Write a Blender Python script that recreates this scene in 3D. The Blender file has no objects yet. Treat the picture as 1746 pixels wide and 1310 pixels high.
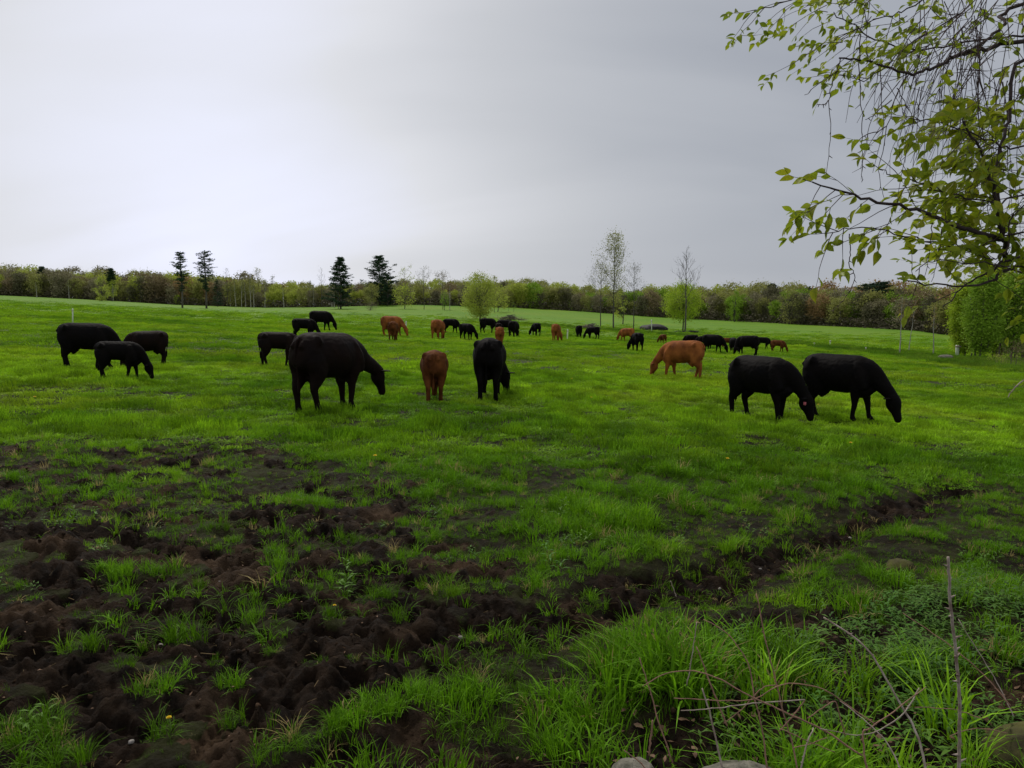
import bpy, math, random
import numpy as np
from mathutils import Vector, Matrix
R = math.radians
SC = bpy.context.scene
COL = SC.collection

# ------------------------------------------------------------------ camera
F = 1261.0; CX, CY = 873.0, 655.0; ZC = 1.75; PITCH = R(4.98)
cam = bpy.data.cameras.new('camera'); camo = bpy.data.objects.new('camera', cam); COL.objects.link(camo)
cam.sensor_width = 36; cam.lens = 36 * F / 1746; cam.clip_start = 0.05; cam.clip_end = 6000
camo.location = (0, 0, ZC); camo.rotation_euler = (R(90) - PITCH, 0, 0)
SC.camera = camo

# ------------------------------------------------------------------ world: overcast deck over a Nishita sky
SUN_EL, SUN_AZ = R(52), R(-20)          # azimuth from +Y, negative = left
W = bpy.data.worlds.new('World'); SC.world = W; W.use_nodes = True
nt = W.node_tree; nt.nodes.clear()
def N(t, typ, **kw):
    n = t.nodes.new(typ)
    for k, v in kw.items(): setattr(n, k, v)
    return n
def L(t, a, b): t.links.new(a, b)
def mth(t, op, a, b=None, clamp=False):
    n = N(t, 'ShaderNodeMath', operation=op, use_clamp=clamp)
    for i, v in enumerate((a, b)):
        if v is None: continue
        if isinstance(v, (int, float)): n.inputs[i].default_value = v
        else: L(t, v, n.inputs[i])
    return n.outputs[0]
out = N(nt, 'ShaderNodeOutputWorld'); bg = N(nt, 'ShaderNodeBackground')
sky = N(nt, 'ShaderNodeTexSky', sky_type='NISHITA', sun_disc=False, sun_elevation=SUN_EL, sun_rotation=SUN_AZ)
sky.dust_density = 3
tc = N(nt, 'ShaderNodeTexCoord'); sp = N(nt, 'ShaderNodeSeparateXYZ'); L(nt, tc.outputs['Generated'], sp.inputs[0])
zz = mth(nt, 'ADD', mth(nt, 'MAXIMUM', sp.outputs[2], 0.0), 0.38)
cv = N(nt, 'ShaderNodeCombineXYZ')
L(nt, mth(nt, 'DIVIDE', sp.outputs[0], zz), cv.inputs[0]); L(nt, mth(nt, 'DIVIDE', sp.outputs[1], zz), cv.inputs[1])
mp = N(nt, 'ShaderNodeMapping'); mp.inputs['Rotation'].default_value = (0, 0, R(58)); mp.inputs['Scale'].default_value = (0.55, 1.35, 1)
mp.inputs['Location'].default_value = (0.7, 0.4, 0)
L(nt, cv.outputs[0], mp.inputs[0])
ns = N(nt, 'ShaderNodeTexNoise'); ns.inputs['Scale'].default_value = 1.1; ns.inputs['Detail'].default_value = 4; ns.inputs['Roughness'].default_value = 0.42
ns.inputs['Distortion'].default_value = 0.5
L(nt, mp.outputs[0], ns.inputs['Vector'])
def dirv(px, py):
    v = Vector(((px-CX)/F, math.cos(PITCH)+(CY-py)/F*math.sin(PITCH), -math.sin(PITCH)+(CY-py)/F*math.cos(PITCH))); v.normalize(); return v
def lobe(px, py, width):               # brighter or darker parts of the cloud deck
    vm = N(nt, 'ShaderNodeVectorMath', operation='DOT_PRODUCT'); L(nt, tc.outputs['Generated'], vm.inputs[0]); vm.inputs[1].default_value = dirv(px, py)
    return mth(nt, 'POWER', mth(nt, 'MAXIMUM', vm.outputs['Value'], 0.0), width)
v = mth(nt, 'ADD', mth(nt, 'MULTIPLY', mth(nt, 'SUBTRACT', ns.outputs[0], 0.5), 0.8), 0.405)
v = mth(nt, 'ADD', v, mth(nt, 'MULTIPLY', lobe(420, 250, 20), 0.42))
v = mth(nt, 'ADD', v, mth(nt, 'MULTIPLY', lobe(600, 520, 7), 0.10))
v = mth(nt, 'SUBTRACT', v, mth(nt, 'MULTIPLY', lobe(1850, 330, 7), 0.22))
v = mth(nt, 'SUBTRACT', v, mth(nt, 'MULTIPLY', lobe(1150, 40, 14), 0.05))
cr = N(nt, 'ShaderNodeValToRGB'); L(nt, v, cr.inputs[0])
e = cr.color_ramp.elements
e[0].position = 0.1; e[0].color = (0.26, 0.28, 0.32, 1)
e[1].position = 0.95; e[1].color = (0.70, 0.725, 0.87, 1)
e2 = cr.color_ramp.elements.new(0.45); e2.color = (0.44, 0.453, 0.482, 1)
e3 = cr.color_ramp.elements.new(0.68); e3.color = (0.565, 0.575, 0.61, 1)
sc_ = N(nt, 'ShaderNodeVectorMath', operation='SCALE'); L(nt, sky.outputs[0], sc_.inputs[0]); sc_.inputs['Scale'].default_value = 0.05
mx = N(nt, 'ShaderNodeMix', data_type='RGBA'); mx.inputs['Factor'].default_value = 0.94
L(nt, sc_.outputs[0], mx.inputs['A']); L(nt, cr.outputs[0], mx.inputs['B'])
L(nt, mx.outputs['Result'], bg.inputs[0]); bg.inputs[1].default_value = 0.80
L(nt, bg.outputs[0], out.inputs[0])

sl = bpy.data.lights.new('sun', 'SUN'); so = bpy.data.objects.new('sun', sl); COL.objects.link(so)
sl.energy = 1.5; sl.angle = R(14); sl.color = (1, 0.94, 0.84)
sd = Vector((math.sin(SUN_AZ)*math.cos(SUN_EL), math.cos(SUN_AZ)*math.cos(SUN_EL), math.sin(SUN_EL)))
so.rotation_euler = sd.to_track_quat('Z', 'Y').to_euler(); so.location = (0, 0, 30)
SC.view_settings.view_transform = 'Standard'; SC.view_settings.look = 'None'
SC.view_settings.exposure = 0.72; SC.view_settings.gamma = 1.0; SC.view_settings.use_curve_mapping = False
SC.cycles.max_bounces = 5; SC.cycles.diffuse_bounces = 2; SC.cycles.transmission_bounces = 3; SC.cycles.transparent_max_bounces = 4
SC.cycles.use_denoising = True

# ------------------------------------------------------------------ maths helpers
def ss(a, b, x): 
    u = np.clip((np.asarray(x, float)-a)/(b-a), 0, 1); return u*u*(3-2*u)
def h2(i, j, s):
    n = (i.astype(np.int64)*374761393 + j.astype(np.int64)*668265263 + s*1442695041) & 0xffffffff
    n = ((n ^ (n >> 13))*1274126177) & 0xffffffff
    return ((n ^ (n >> 16)) & 0xffff)/65535.0
def vnoise(x, y, s=0):
    xi = np.floor(x); yi = np.floor(y); fx = x-xi; fy = y-yi
    fx = fx*fx*(3-2*fx); fy = fy*fy*(3-2*fy); xi = xi.astype(np.int64); yi = yi.astype(np.int64)
    a = h2(xi, yi, s); b = h2(xi+1, yi, s); c = h2(xi, yi+1, s); d = h2(xi+1, yi+1, s)
    return a+(b-a)*fx+(c-a)*fy+(a-b-c+d)*fx*fy
def fbm(x, y, s=0, o=4):
    r = 0; a = 0.5; t = 0
    for k in range(o): r = r+a*vnoise(x*2**k+k*17.3, y*2**k-k*9.1, s+k); t += a; a *= 0.5
    return r/t
def worley(x, y, s=0):
    xi = np.floor(x).astype(np.int64); yi = np.floor(y).astype(np.int64); f1 = np.full(x.shape, 9.0)
    for di in (-1, 0, 1):
        for dj in (-1, 0, 1):
            cx = xi+di+0.1+0.8*h2(xi+di, yi+dj, s); cy = yi+dj+0.1+0.8*h2(xi+di, yi+dj, s+7)
            f1 = np.minimum(f1, np.hypot(x-cx, (y-cy)))
    return f1

# ------------------------------------------------------------------ terrain
PXT = [(-400, 486), (0, 504), (130, 510), (300, 520), (450, 525), (560, 524), (700, 520), (880, 525), (1000, 532), (1100, 540), (1250, 548), (1400, 555.5), (1560, 564), (1610, 571), (1800, 585), (2300, 600)]
EDT = [(-1.1, 330), (-.69, 300), (-.4, 270), (-.25, 245), (-.1, 255), (0.05, 265), (.25, 255), (.42, 215), (.58, 170), (.75, 130), (1.1, 110)]
def edge_y(t): return np.interp(t, [a for a, b in EDT], [b for a, b in EDT])
def tan_el(px, py):
    a = math.atan2(CY-py, F)-PITCH
    dy = math.cos(PITCH)+(CY-py)/F*math.sin(PITCH); dz = -math.sin(PITCH)+(CY-py)/F*math.cos(PITCH)
    return ((px-CX)/F)/dy, dz/dy
def plane_z(X, Y):
    return -0.045*260*np.tanh(np.asarray(X)/260.) + 0.005*np.clip(Y, -20, 400)
TA = []
for px, py in PXT:
    t, s = tan_el(px, py); E = float(edge_y(t)); TA.append((t, ZC+s*E-float(plane_z(t*E, E))))
def base_z(X, Y):
    X = np.asarray(X, float); Y = np.asarray(Y, float)
    t = np.clip(X/np.maximum(Y, 5.), -1.1, 1.1); E = edge_y(t); A = np.interp(t, [a for a, b in TA], [b for a, b in TA])
    u = np.clip((Y-60)/(E-60), 0, 1.25)
    z = plane_z(X, Y)+A*u*u
    # drainage swale that crosses the pasture
    return z
def swale_y(t): return np.interp(t, [-.1, 0.0, .1, .25, .38, .5, .62, .9], [150, 128, 115, 97, 84, 66, 50, 40])
def swale(X, Y):
    t = X/np.maximum(Y, 5.); d = (Y-swale_y(t))
    return np.exp(-(d/3.5)**2)*ss(-.06, .05, t)
def inpoly(px, py, poly):
    ins = np.zeros(px.shape, bool); n = len(poly)
    for i in range(n):
        x1, y1 = poly[i]; x2, y2 = poly[(i+1) % n]
        if y1 == y2: continue
        c = ((y1 > py) != (y2 > py)) & (px < (x2-x1)*(py-y1)/(y2-y1)+x1); ins ^= c
    return ins
def pdist(px, py, poly):
    d = np.full(px.shape, 1e9); n = len(poly)
    for i in range(n):
        x1, y1 = poly[i]; x2, y2 = poly[(i+1) % n]; vx, vy = x2-x1, y2-y1
        u = np.clip(((px-x1)*vx+(py-y1)*vy)/(vx*vx+vy*vy+1e-9), 0, 1)
        d = np.minimum(d, np.hypot(px-x1-u*vx, py-y1-u*vy))
    return np.where(inpoly(px, py, poly), d, -d)
def ground(px, py, zf=None):
    """the spot of the pasture seen in that direction"""
    t, s = tan_el(px, py)
    lo = 1.0
    Ys = np.concatenate([np.linspace(1, 60, 1200), np.linspace(60, 400, 3000)])
    g = base_z(t*Ys, Ys)-(ZC+s*Ys); k = np.argmax(g > 0)
    if g[k] <= 0: k = len(Ys)-1
    Y = Ys[k]; return Vector((t*Y, Y, float(base_z(t*Y, Y))))
def pline(px, py, poly):
    d = np.full(px.shape, 1e9)
    for i in range(len(poly)-1):
        x1, y1 = poly[i]; x2, y2 = poly[i+1]; vx, vy = x2-x1, y2-y1; u = np.clip(((px-x1)*vx+(py-y1)*vy)/(vx*vx+vy*vy+1e-9), 0, 1)
        d = np.minimum(d, np.hypot(px-x1-u*vx, py-y1-u*vy))
    return d
def PW(poly): return [tuple(ground(a, b))[:2] for a, b in poly]
def at(px, py, Y):
    t, s = tan_el(px, py); return Vector((t*Y, Y, ZC+s*Y))
MUD = PW([(-500, 800), (0, 770), (60, 752), (200, 745), (350, 748), (450, 758), (540, 785), (660, 815), (740, 850), (830, 880), (880, 935), (900, 1000), (960, 1045), (930, 1085), (860, 1128), (780, 1165), (700, 1190), (600, 1225), (480, 1270), (430, 1340), (300, 1500), (-600, 1500)])
MUD2 = [PW([(1190, 1060), (1300, 1035), (1420, 1040), (1480, 1080), (1440, 1120), (1300, 1115), (1210, 1095)]),
        PW([(480, 1330), (520, 1275), (640, 1245), (720, 1225), (790, 1260), (880, 1290), (1000, 1340)]),
        PW([(1080, 1360), (1090, 1270), (1180, 1220), (1350, 1215), (1500, 1200), (1640, 1170), (1800, 1160), (1900, 1360)])]
TUFTS = [(320, 1085, 42, 1.5), (140, 1120, 42, 1.0), (270, 1190, 34, 1.3), (268, 1262, 42, 1.0), (395, 1175, 24, 1.0), (398, 1232, 26, .8), (40, 1240, 95, 1.1), (90, 1310, 90, 1.0),
         (530, 1138, 32, .7), (190, 978, 36, .9), (258, 975, 22, .8), (285, 915, 42, .7), (370, 912, 38, .8), (462, 945, 28, 1.0), (570, 1062, 24, .9), (762, 1008, 40, 1.1), (640, 1015, 44, 1.0),
         (690, 950, 40, 1.0), (430, 1055, 26, .9), (815, 1085, 22, .9), (740, 915, 40, 1.0), (610, 965, 26, .8), (30, 850, 40, .7), (110, 835, 40, .7), (520, 860, 60, .8), (180, 1060, 18, .6),
         (20, 1010, 26, .7), (560, 985, 20, .7), (480, 1010, 16, .7), (600, 1130, 14, .6), (680, 1060, 18, .8), (340, 1000, 18, .8), (90, 960, 22, .6), (1010, 1010, 30, 1), (900, 985, 34, 1.0), (1140, 1005, 24, .9), (1260, 950, 20, .8), (240, 1110, 12, .7), (460, 1110, 12, .7), (455, 1300, 52, 1.0), (515, 1275, 50, 1.0), (585, 1243, 50, 1.1), (655, 1216, 50, 1.1), (725, 1192, 48, 1.0), (795, 1165, 46, 1.1), (860, 1135, 44, 1.0), (910, 1105, 38, .9), (610, 925, 36, .8), (520, 945, 26, .7), (370, 1130, 20, .6), (120, 900, 34, .7)]
FURROW = PW([(1640, 828), (1590, 845), (1480, 888), (1370, 925), (1250, 968), (1150, 1000), (1080, 1012)]+[(1000, 1030), (920, 1060)])
TW = []
for a, b, r, hh in TUFTS:
    g = ground(a, b); TW.append((g.x, g.y, .82*r*g.y/F, hh))
HOLES = []
def mud_amount(X, Y):
    """1 = bare trampled soil, 0 = closed turf"""
    X = np.asarray(X, float); Y = np.asarray(Y, float)
    n = fbm(X*1.6, Y*1.6, 3)-0.5; n2 = fbm(X*5, Y*5, 11, 3)-0.5
    m = ss(-0.16, 0.16, pdist(X, Y, MUD)+0.9*n*(0.35+Y*0.02)+0.35*n2)
    # the far half of the poached ground keeps much of its grass
    keep = ss(4.8, 8.0, Y)*0.75*ss(0.46, 0.60, fbm(X*2.3, Y*2.3, 31, 3)+0.06)
    m = m*(1-keep)*(1-.95*ss(.54, .60, fbm(X*3.8+7, Y*3.8, 35, 3)-.03*ss(.5, -2.5, X)+.07*ss(3.4, 7.0, Y)-.05))
    m = np.maximum(m, ss(.32, .15, pline(X, Y, FURROW)+.3*n))
    for p in MUD2: m = np.maximum(m, 0.8*ss(-0.1, 0.15, pdist(X, Y, p)+0.5*n+0.3*n2))
    # scattered bare spots in the sward
    sp_ = ss(0.70, 0.78, fbm(X*1.1+40, Y*1.1, 77, 3))*ss(14, 7, Y)*0.5
    m = np.maximum(m, sp_)
    for tx, ty, r, hh in TW:
        d = np.hypot(X-tx, (Y-ty)*0.8); m = m*(1-0.97*ss(r*1.15, r*0.75, d+0.12*r*(n2*3)))
    return m
def micro_z(X, Y, m=None):
    X = np.asarray(X, float); Y = np.asarray(Y, float)
    if m is None: m = mud_amount(X, Y)
    fade = ss(22, 13, Y)*ss(-1, .5, Y)
    wx = X+0.12*(fbm(X*3, Y*3, 5, 2)-.5); wy = Y+0.12*(fbm(X*3+9, Y*3, 6, 2)-.5)
    w1 = worley(wx*3.6, wy*3.3, 1); w2 = worley(wx*8.5, wy*8, 2)
    pits = (ss(0.12, 0.5, w1)-0.6)*0.075+(ss(0.1, 0.5, w2)-0.5)*0.04+(.5-np.abs(fbm(wx*9, wy*9, 4, 3)-.5)*3.2)*.045+(.5-np.abs(fbm(wx*21, wy*21, 14, 2)-.5)*3)*.018
    rough = (fbm(X*11, Y*11, 21, 5)-.5)*0.10+(fbm(X*40, Y*40, 27, 3)-.5)*0.035
    soft = (fbm(X*1.3, Y*1.3, 8, 3)-.5)*0.16
    fur = np.exp(-(pline(X, Y, FURROW)/.26)**2)*.15
    return fade*(soft-fur+m*(pits+rough-0.045)+(1-m)*((fbm(X*7, Y*7, 9, 2)-.5)*0.03+.5*rough))
def full_z(X, Y, m=None): return base_z(X, Y)+micro_z(X, Y, m)-0.5*swale(np.asarray(X, float), np.asarray(Y, float))
def gz(x, y): return float(full_z(np.array([x]), np.array([y]))[0])

# ------------------------------------------------------------------ object helpers
def empty(name, loc, label=None, cat=None, group=None, rz=0.0):
    o = bpy.data.objects.new(name, None); COL.objects.link(o); o.location = loc; o.rotation_euler[2] = rz; o.empty_display_size = 0.2
    tag(o, label, cat, group); return o
def tag(o, label=None, cat=None, group=None, kind=None):
    if label: o['label'] = label
    if cat: o['category'] = cat
    if group: o['group'] = group
    if kind: o['kind'] = kind
    return o
def npmesh(name, V, Fa, mats=(), smooth=False, attrs=None, midx=None):
    """V (n,3), Fa (m,k) array or list of arrays"""
    V = np.asarray(V, np.float32); fl = [np.asarray(f, np.int32) for f in (Fa if isinstance(Fa, list) else [Fa])]; fl = [f for f in fl if len(f)]
    me = bpy.data.meshes.new(name); me.vertices.add(len(V)); me.vertices.foreach_set('co', V.ravel())
    tot = sum(f.size for f in fl); npol = sum(len(f) for f in fl)
    me.loops.add(tot); me.polygons.add(npol)
    me.loops.foreach_set('vertex_index', np.concatenate([f.ravel() for f in fl]))
    st = []; c = 0
    for f in fl: st.append(c+np.arange(len(f))*f.shape[1]); c += f.size
    me.polygons.foreach_set('loop_start', np.concatenate(st).astype(np.int32))
    if smooth: me.polygons.foreach_set('use_smooth', np.ones(npol, bool))
    if midx is not None: me.polygons.foreach_set('material_index', np.asarray(midx, np.int32))
    for m in mats: me.materials.append(m)
    me.update(calc_edges=True)
    for k, (dom, typ, arr) in (attrs or {}).items():
        a = me.attributes.new(k, typ, dom); key = {'FLOAT': 'value', 'INT': 'value', 'BOOLEAN': 'value', 'FLOAT_VECTOR': 'vector', 'FLOAT_COLOR': 'color'}[typ]
        a.data.foreach_set(key, np.asarray(arr).ravel())
    return me
def mkobj(name, me, parent=None, loc=None):
    o = bpy.data.objects.new(name, me); COL.objects.link(o)
    if parent: o.parent = parent
    if loc is not None: o.location = loc
    return o
def catmull(P, sub):
    P = np.asarray(P, float)
    if len(P) < 3: 
        return np.array([P[0]+(P[-1]-P[0])*k/sub for k in range(sub+1)])
    Q = np.vstack([2*P[0]-P[1], P, 2*P[-1]-P[-2]]); o = []
    for i in range(1, len(Q)-2):
        for k in range(sub):
            u = k/sub; o.append(0.5*((2*Q[i])+(-Q[i-1]+Q[i+1])*u+(2*Q[i-1]-5*Q[i]+4*Q[i+1]-Q[i+2])*u*u+(-Q[i-1]+3*Q[i]-3*Q[i+1]+Q[i+2])*u**3))
    o.append(Q[-2]); return np.array(o)
class MB:
    def __init__(s): s.v = []; s.f3 = []; s.f4 = []; s.n = 0
    def add(s, V, f3=None, f4=None):
        if f3 is not None and len(f3): s.f3.append(np.asarray(f3)+s.n)
        if f4 is not None and len(f4): s.f4.append(np.asarray(f4)+s.n)
        s.v.append(np.asarray(V, float)); s.n += len(V)
    def tube(s, P, Rr, n=6, up=None, ws=None, cap=True):
        P = np.asarray(P, float); m = len(P); T = np.gradient(P, axis=0); T /= (np.linalg.norm(T, axis=1)[:, None]+1e-9)
        if up is None:
            a = abs(T.mean(0)); up = np.eye(3)[int(np.argmin(a))]
        S = np.cross(T, up); S /= (np.linalg.norm(S, axis=1)[:, None]+1e-9); U = np.cross(S, T)
        ang = np.linspace(0, 2*math.pi, n, endpoint=False); Rr = np.broadcast_to(np.asarray(Rr, float), (m,)); ws = Rr if ws is None else np.asarray(ws, float)
        V = P[:, None, :]+S[:, None, :]*(np.cos(ang)[None, :, None]*ws[:, None, None])+U[:, None, :]*(np.sin(ang)[None, :, None]*Rr[:, None, None])
        V = V.reshape(-1, 3); i = np.arange(m-1)[:, None]*n; j = np.arange(n)[None, :]; k = (j+1) % n
        q = np.stack([i+j, i+k, i+n+k, i+n+j], -1).reshape(-1, 4); tr = []
        if cap:
            V = np.vstack([V, P[0], P[-1]]); c0, c1 = m*n, m*n+1
            tr = [[c0, (a+1) % n, a] for a in range(n)]+[[c1, (m-1)*n+a, (m-1)*n+(a+1) % n] for a in range(n)]
        s.add(V, tr, q)
    def mesh(s, name, mats=(), smooth=True, attrs=None):
        fl = []
        if s.f3: fl.append(np.vstack(s.f3))
        if s.f4: fl.append(np.vstack(s.f4))
        return npmesh(name, np.vstack(s.v), fl, mats, smooth, attrs)

# ------------------------------------------------------------------ materials
def mat(name, base, rough=0.8, var=0.25, scale=6, bump=0.0, spec=0.25, trans=0.0, col2=None, attr=None, detail=4, sheen=0.0, coord='Object', bdist=0.02, instancer=False):
    m = bpy.data.materials.new(name); m.use_nodes = True; t = m.node_tree; b = t.nodes['Principled BSDF']; o = t.nodes['Material Output']
    b.inputs['Roughness'].default_value = rough; b.inputs['Specular IOR Level'].default_value = spec
    if sheen: b.inputs['Sheen Weight'].default_value = sheen; b.inputs['Sheen Roughness'].default_value = .45; b.inputs['Sheen Tint'].default_value = (1, .8, .65, 1)
    c = N(t, 'ShaderNodeTexCoord'); n = N(t, 'ShaderNodeTexNoise'); n.inputs['Scale'].default_value = scale; n.inputs['Detail'].default_value = detail
    L(t, c.outputs[coord], n.inputs['Vector'])
    r = N(t, 'ShaderNodeMapRange'); r.inputs[1].default_value = 0.3; r.inputs[2].default_value = 0.7; L(t, n.outputs[0], r.inputs[0])
    mxn = N(t, 'ShaderNodeMix', data_type='RGBA'); L(t, r.outputs[0], mxn.inputs['Factor'])
    c2 = col2 or tuple(x*(1-var) for x in base); c1 = base if col2 else tuple(x*(1+var) for x in base)
    mxn.inputs['A'].default_value = (*c1, 1); mxn.inputs['B'].default_value = (*c2, 1); res = mxn.outputs['Result']
    if attr:
        a = N(t, 'ShaderNodeAttribute', attribute_name=attr); a.attribute_type = 'INSTANCER' if instancer else 'GEOMETRY'
        mm = N(t, 'ShaderNodeMix', data_type='RGBA', blend_type='MULTIPLY'); mm.inputs['Factor'].default_value = 1
        L(t, res, mm.inputs['A']); L(t, a.outputs['Color'], mm.inputs['B']); res = mm.outputs['Result']
    L(t, res, b.inputs['Base Color'])
    if bump:
        bp = N(t, 'ShaderNodeBump'); bp.inputs['Strength'].default_value = bump; bp.inputs['Distance'].default_value = bdist; L(t, n.outputs[0], bp.inputs['Height']); L(t, bp.outputs[0], b.inputs['Normal'])
    if trans:
        tr = N(t, 'ShaderNodeBsdfTranslucent'); L(t, res, tr.inputs[0]); ms = N(t, 'ShaderNodeMixShader'); ms.inputs[0].default_value = trans
        L(t, b.outputs[0], ms.inputs[1]); L(t, tr.outputs[0], ms.inputs[2]); L(t, ms.outputs[0], o.inputs[0])
    return m
M = {}
M['blade'] = mat('grass_blade', (1, 1, 1), .6, .38, 45, spec=.12, trans=.35, attr='tint', instancer=True)
M['weed'] = mat('weed_leaf', (1, 1, 1), .6, .15, 8, spec=.15, trans=.25, attr='tint', instancer=True)
M['leaf'] = mat('leaf', (.33, .38, .02), .45, .3, 7, spec=.2, trans=.5, col2=(.17, .25, .015))
M['leaf2'] = mat('young_leaf', (.34, .34, .02), .45, .3, 9, spec=.2, trans=.5, col2=(.20, .25, .015))
M['bark'] = mat('bark', (.045, .032, .03), .85, .4, 30, bump=.4)
M['twig'] = mat('twig_bark', (.05, .028, .028), .7, .3, 40)
M['greybark'] = mat('grey_bark', (.09, .08, .07), .85, .3, 4, bump=.3)
M['birch'] = mat('birch_bark', (.46, .44, .40), .7, .25, 3, col2=(.22, .2, .18))
M['cane'] = mat('dead_cane', (.34, .19, .13), .75, .35, 25, col2=(.16, .09, .065))
M['greycane'] = mat('weathered_stalk', (.42, .36, .31), .8, .3, 30, col2=(.20, .14, .11))
M['black'] = mat('black_coat', (.0048, .0035, .0030), .7, .3, 5, spec=.05, bump=.25, col2=(.004, .0035, .004), bdist=.015, detail=8)
M['brown'] = mat('red_brown_coat', (.15, .052, .015), .75, .3, 4.0, spec=.05, bump=.7, col2=(.036, .011, .005), bdist=.02, detail=8)
M['tan'] = mat('tan_coat', (.32, .108, .028), .75, .3, 3.0, spec=.06, bump=.7, col2=(.11, .034, .011), bdist=.02, detail=8)
M['blackbrown'] = mat('dark_brown_coat', (.0115, .0054, .0036), .68, .3, 3, spec=.06, bump=.25, col2=(.006, .004, .004), detail=8)
M['hoof'] = mat('hoof', (.012, .01, .01), .6, .2, 20)
M['eye'] = mat('eye', (.006, .004, .004), .15, .1, 10, spec=.6)
M['pinktag'] = mat('pink_plastic', (.65, .16, .2), .5, .05, 10)
M['post'] = mat('white_post', (.62, .66, .55), .6, .12, 6)
M['rock'] = mat('stone', (.20, .185, .15), .9, .35, 26, bump=1.0, col2=(.05, .05, .035))
M['mossrock'] = mat('mossy_stone', (.085, .085, .02), .95, .3, 9, bump=1.0, col2=(.028, .022, .014))
M['tarp'] = mat('dark_heap', (.016, .015, .017), .7, .4, 1.5, bump=.6, bdist=.2)
M['yellowbush'] = mat('yellow_leaf', (.36, .33, .06), .6, .25, 4, trans=.3)
M['petal'] = mat('yellow_petal', (.8, .58, .02), .5, .1, 30, trans=.2)
M['stem'] = mat('green_stem', (.10, .17, .03), .6, .2, 20)
M['deadleaf'] = mat('dead_leaf', (.22, .13, .075), .75, .4, 12, col2=(.09, .05, .03), trans=.15)
M['pebble'] = mat('pebble', (.22, .20, .18), .7, .4, 12)
def folmat(name, c, tr=.2, var=.35): return mat(name, c, .7, var, .45, trans=tr, spec=.15, detail=3)

# ground material: turf / bare soil by attribute, fine relief
gm = bpy.data.materials.new('pasture'); gm.use_nodes = True; t = gm.node_tree; b = t.nodes['Principled BSDF']
geo = N(t, 'ShaderNodeNewGeometry'); at_ = N(t, 'ShaderNodeAttribute', attribute_name='mud'); sw_ = N(t, 'ShaderNodeAttribute', attribute_name='swale')
def noi(scale, detail=4, vec=None, rough=.5):
    n = N(t, 'ShaderNodeTexNoise'); n.inputs['Scale'].default_value = scale; n.inputs['Detail'].default_value = detail; n.inputs['Roughness'].default_value = rough
    L(t, vec or geo.outputs['Position'], n.inputs['Vector']); return n.outputs[0]
def ramp(x, a, b_):
    r = N(t, 'ShaderNodeMapRange'); r.inputs[1].default_value = a; r.inputs[2].default_value = b_; L(t, x, r.inputs[0]); return r.outputs[0]
def mixc(f, a, c):
    m = N(t, 'ShaderNodeMix', data_type='RGBA')
    if isinstance(f, float): m.inputs['Factor'].default_value = f
    else: L(t, f, m.inputs['Factor'])
    for k, v in (('A', a), ('B', c)):
        if isinstance(v, tuple): m.inputs[k].default_value = (*v, 1)
        else: L(t, v, m.inputs[k])
    return m.outputs['Result']
GA, GB, GC = (.092, .195, .009), (.112, .225, .011), (.14, .232, .014)
g = mixc(ramp(noi(.09, 4), .38, .62), GA, GB)
g = mixc(ramp(noi(.03, 3), .45, .68), g, GC)
fine = noi(1.1, 6, rough=.7)
g = mixc(ramp(fine, .25, .5), (.035, .10, .007), g)
spd = N(t, 'ShaderNodeSeparateXYZ'); L(t, geo.outputs['Position'], spd.inputs[0])
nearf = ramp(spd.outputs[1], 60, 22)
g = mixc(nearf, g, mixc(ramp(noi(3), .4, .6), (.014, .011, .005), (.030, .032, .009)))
g = mixc(mth(t, 'MULTIPLY', sw_.outputs['Fac'], .75), g, mixc(ramp(noi(.8), .4, .6), (.03, .085, .012), (.075, .11, .02)))
mud = mixc(ramp(noi(9, 6, rough=.65), .35, .65), (.0065, .0040, .0024), (.028, .0165, .0095))
mud = mixc(ramp(noi(1.3, 3), .52, .66), mud, (.070, .043, .024))
tot = mixc(ramp(mth(t, 'ADD', at_.outputs['Fac'], mth(t, 'MULTIPLY', mth(t, 'SUBTRACT', noi(16, 4), .5), .7)), .25, .5), g, mud)
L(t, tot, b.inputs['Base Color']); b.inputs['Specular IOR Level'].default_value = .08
L(t, ramp(noi(4, 3), .3, .7), b.inputs['Roughness'])
rr = N(t, 'ShaderNodeMapRange'); rr.inputs[3].default_value = .6; rr.inputs[4].default_value = .95; L(t, noi(4, 3), rr.inputs[0]); L(t, rr.outputs[0], b.inputs['Roughness'])
bp = N(t, 'ShaderNodeBump'); bp.inputs['Strength'].default_value = 1.0; bp.inputs['Distance'].default_value = .035; L(t, noi(30, 7, rough=.75), bp.inputs['Height'])
bp2 = N(t, 'ShaderNodeBump'); bp2.inputs['Strength'].default_value = .35; bp2.inputs['Distance'].default_value = .3; L(t, fine, bp2.inputs['Height']); L(t, bp.outputs[0], bp2.inputs['Normal'])
L(t, bp2.outputs[0], b.inputs['Normal'])

# ------------------------------------------------------------------ ground sheet
def grid(Ys, Ts, xf):
    YY = np.repeat(Ys[:, None], len(Ts), 1); XX = Ts[None, :]*xf(Ys)[:, None]
    return XX, YY
Ys = np.concatenate([np.linspace(-25, 1.2, 24, endpoint=False), np.geomspace(1.2, 14, 620, endpoint=False), np.geomspace(14, 420, 260, endpoint=False), np.geomspace(420, 4000, 12)])
Ts = np.concatenate([np.linspace(-6, -.95, 26, endpoint=False), np.linspace(-.95, .95, 520), np.linspace(.95, 6, 26)[1:]])
XX, YY = grid(Ys, Ts, lambda y: np.maximum(y, 1.0)*1.0+0.6)
mm_ = mud_amount(XX, YY); mm_[YY > 25] = 0
sw = swale(XX, YY)*ss(20, 40, YY)
ZZ = base_z(XX, YY)+micro_z(XX, YY, mm_)-0.5*sw
nr, nc = XX.shape; idx = np.arange(nr*nc).reshape(nr, nc)
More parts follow.
